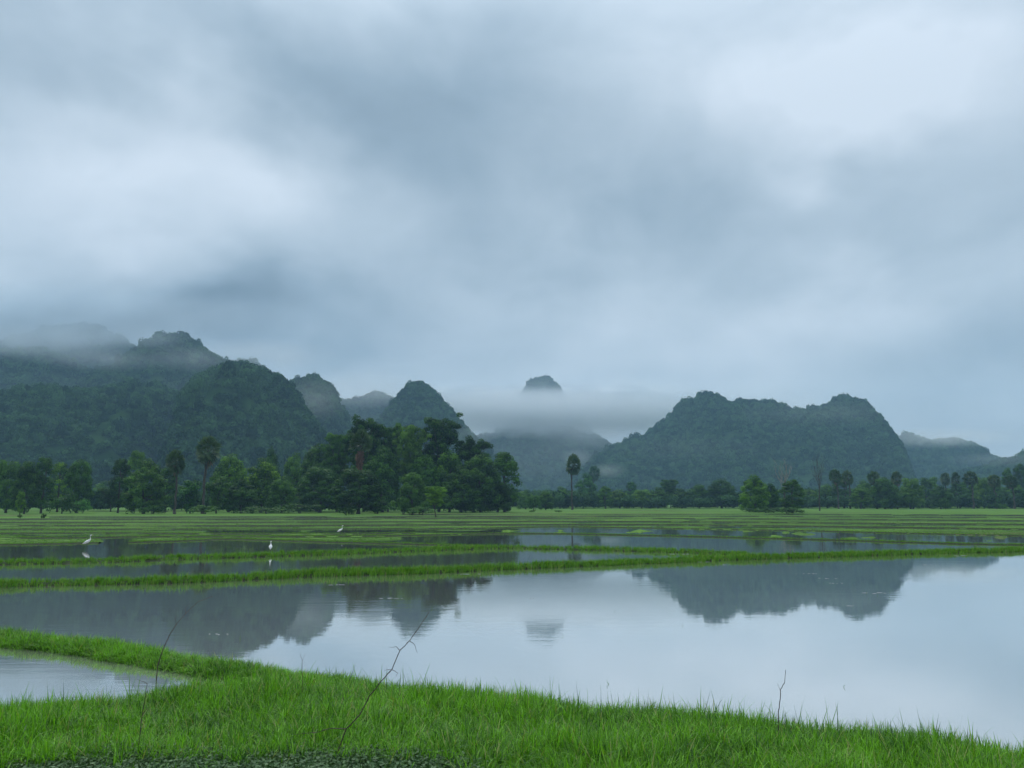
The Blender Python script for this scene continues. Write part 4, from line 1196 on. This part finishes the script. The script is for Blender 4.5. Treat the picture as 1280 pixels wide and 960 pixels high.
stem('short thin dead stem standing in the grass at right of centre', [(972, 902), (974, 885), (976, 862), (981, 852), (982, 837)], 0.006, ((0.6, [(976, 864), (974, 858), (973, 855)], 0.0025),), 9.9)
stem('tiny forked dead twig above the grass left of the crooked stem', [(378, 850), (378, 838), (378, 825), (382, 817)], 0.003, ((0.7, [(378, 826), (375, 820), (374, 817)], 0.0025),), 11.5)

# =================================================================== HAZE AND MIST
def vol_mat(name, density, color=(0.9, 0.94, 1.0), aniso=0.2, soft=False, scale=1.0, thr=0.35, seed=0.0, dims=(1, 1, 1)):
    m, t = mat_new(name)
    pv = t.n('ShaderNodeVolumePrincipled')
    pv.inputs['Color'].default_value = (*color, 1); pv.inputs['Anisotropy'].default_value = aniso
    if soft:
        tc = t.n('ShaderNodeTexCoord'); o_ = tc.outputs['Object']
        ln = t.vmath('LENGTH', o_).outputs['Value']
        n = t.noise(t.mapping(o_, dims, (seed, seed * 0.7, 0)), scale, 5, 0.6, 0.5)
        rr = t.math('MULTIPLY_ADD', t.math('SUBTRACT', n, 0.5), 1.0, ln)
        fall = t.smooth(rr, -0.05, 0.95, 1, 0)
        body = t.smooth(n, thr, thr + 0.35, 0.15, 1)
        edge = t.smooth(ln, 0.55, 1.0, 1, 0)
        d_ = t.math('MULTIPLY', t.math('MULTIPLY', t.math('MULTIPLY', fall, body), edge), density)
        t.link(d_, pv.inputs['Density'])
    else:
        pv.inputs['Density'].default_value = density
    out = t.n('ShaderNodeOutputMaterial'); t.link(pv.outputs[0], out.inputs['Volume'])
    return m

HZ = [(-2300, -60, -1.6), (2300, -60, -1.6), (2300, 3000, -1.6), (-2300, 3000, -1.6)]
HT = 440.0
V = HZ + [(a, b, HT) for a, b, c in HZ]
hz = mesh_np('haze', V, [(0, 3, 2, 1), (4, 5, 6, 7), (0, 1, 5, 4), (1, 2, 6, 5), (2, 3, 7, 6), (3, 0, 4, 7)], vol_mat('haze_air', 0.00015, (0.45, 0.74, 1.0)))
tag(link('haze', hz), kind='stuff')

def ico(name, mat):
    import bmesh
    bm = bmesh.new(); bmesh.ops.create_icosphere(bm, subdivisions=3, radius=1.0)
    m = bpy.data.meshes.new(name); bm.to_mesh(m); bm.free(); m.materials.append(mat); return m
PALE = (0.99, 1.0, 1.0); DARK = (0.72, 0.79, 0.84)  # DARK puts the shading of thick cloud into the mist colour
MIST = [  # px, py, distance, half width px, half height px, half depth m, density per m, noise scale, colour
    (20, 392, 1600, 460, 62, 120, 0.022, 1.6, DARK),
    (90, 416, 1560, 170, 30, 100, 0.012, 2.2, DARK),
    (-10, 426, 1120, 320, 30, 60, 0.020, 2.2, DARK),
    (70, 440, 1100, 120, 22, 50, 0.008, 2.6, DARK),
    (135, 450, 1090, 110, 20, 50, 0.010, 2.6, PALE),
    (238, 448, 1120, 90, 24, 50, 0.007, 2.6, PALE),
    (190, 420, 1150, 80, 24, 50, 0.009, 2.6, DARK),
    (300, 500, 1080, 200, 60, 50, 0.0030, 1.8, PALE),
    (60, 500, 1160, 220, 50, 50, 0.0014, 1.8, PALE),
    (320, 444, 1500, 150, 30, 80, 0.010, 2.0, PALE),
    (398, 498, 1010, 60, 40, 50, 0.0050, 2.2, PALE),
    (445, 535, 1300, 130, 55, 60, 0.0030, 1.8, PALE),
    (460, 488, 1650, 120, 32, 100, 0.009, 2.2, PALE),
    (690, 515, 2000, 460, 42, 160, 0.042, 3.4, PALE),
    (620, 504, 2030, 300, 30, 120, 0.026, 2.2, PALE),
    (770, 520, 2000, 300, 32, 120, 0.022, 2.2, PALE),
    (700, 474, 2030, 420, 54, 90, 0.0022, 1.8, PALE),
    (560, 492, 2040, 110, 22, 80, 0.010, 2.8, PALE),
    (640, 494, 2040, 90, 17, 80, 0.008, 2.8, PALE),
    (725, 495, 2040, 100, 20, 80, 0.009, 2.8, PALE),
    (800, 488, 2040, 130, 26, 80, 0.009, 2.8, PALE),
    (682, 482, 2040, 70, 13, 60, 0.005, 2.8, PALE),
    (960, 490, 2040, 200, 34, 80, 0.004, 2.4, PALE),
    (480, 470, 2060, 160, 34, 80, 0.004, 2.4, PALE),
    (610, 536, 1960, 140, 24, 60, 0.018, 2.6, PALE),
    (690, 538, 1920, 150, 17, 60, 0.018, 2.8, PALE),
    (755, 546, 1900, 110, 24, 60, 0.018, 2.6, PALE),
    (680, 572, 1640, 170, 56, 60, 0.0030, 1.6, PALE),
    (722, 572, 1500, 30, 18, 60, 0.005, 2.4, PALE),
    (760, 588, 1150, 34, 14, 60, 0.006, 2.4, PALE),
    (1175, 547, 1800, 150, 18, 90, 0.013, 2.6, PALE),
    (1250, 574, 1300, 90, 14, 60, 0.004, 2.4, PALE),
    (590, 546, 1080, 44, 30, 50, 0.005, 2.4, PALE),
    (1030, 515, 1250, 170, 26, 50, 0.0022, 2.2, PALE),
    (860, 560, 1250, 170, 26, 50, 0.0010, 2.2, PALE),
]
for i, (px, py, d, hw, hh, hd, den, ns, vc) in enumerate(MIST):
    me = ico('mist', vol_mat('mist_%02d' % i, den, vc, 0.0, True, ns * 0.45, 0.32, i * 3.7, tuple(q / max(hh / F * d * 0.9, 22) for q in (hw / F * d * 0.6, hd, hh / F * d))))
    o = link('mist', me, None, tuple(at_dist(px, py, d)))
    o.scale = (hw / F * d, hd, hh / F * d)
    tag(o, kind='stuff')
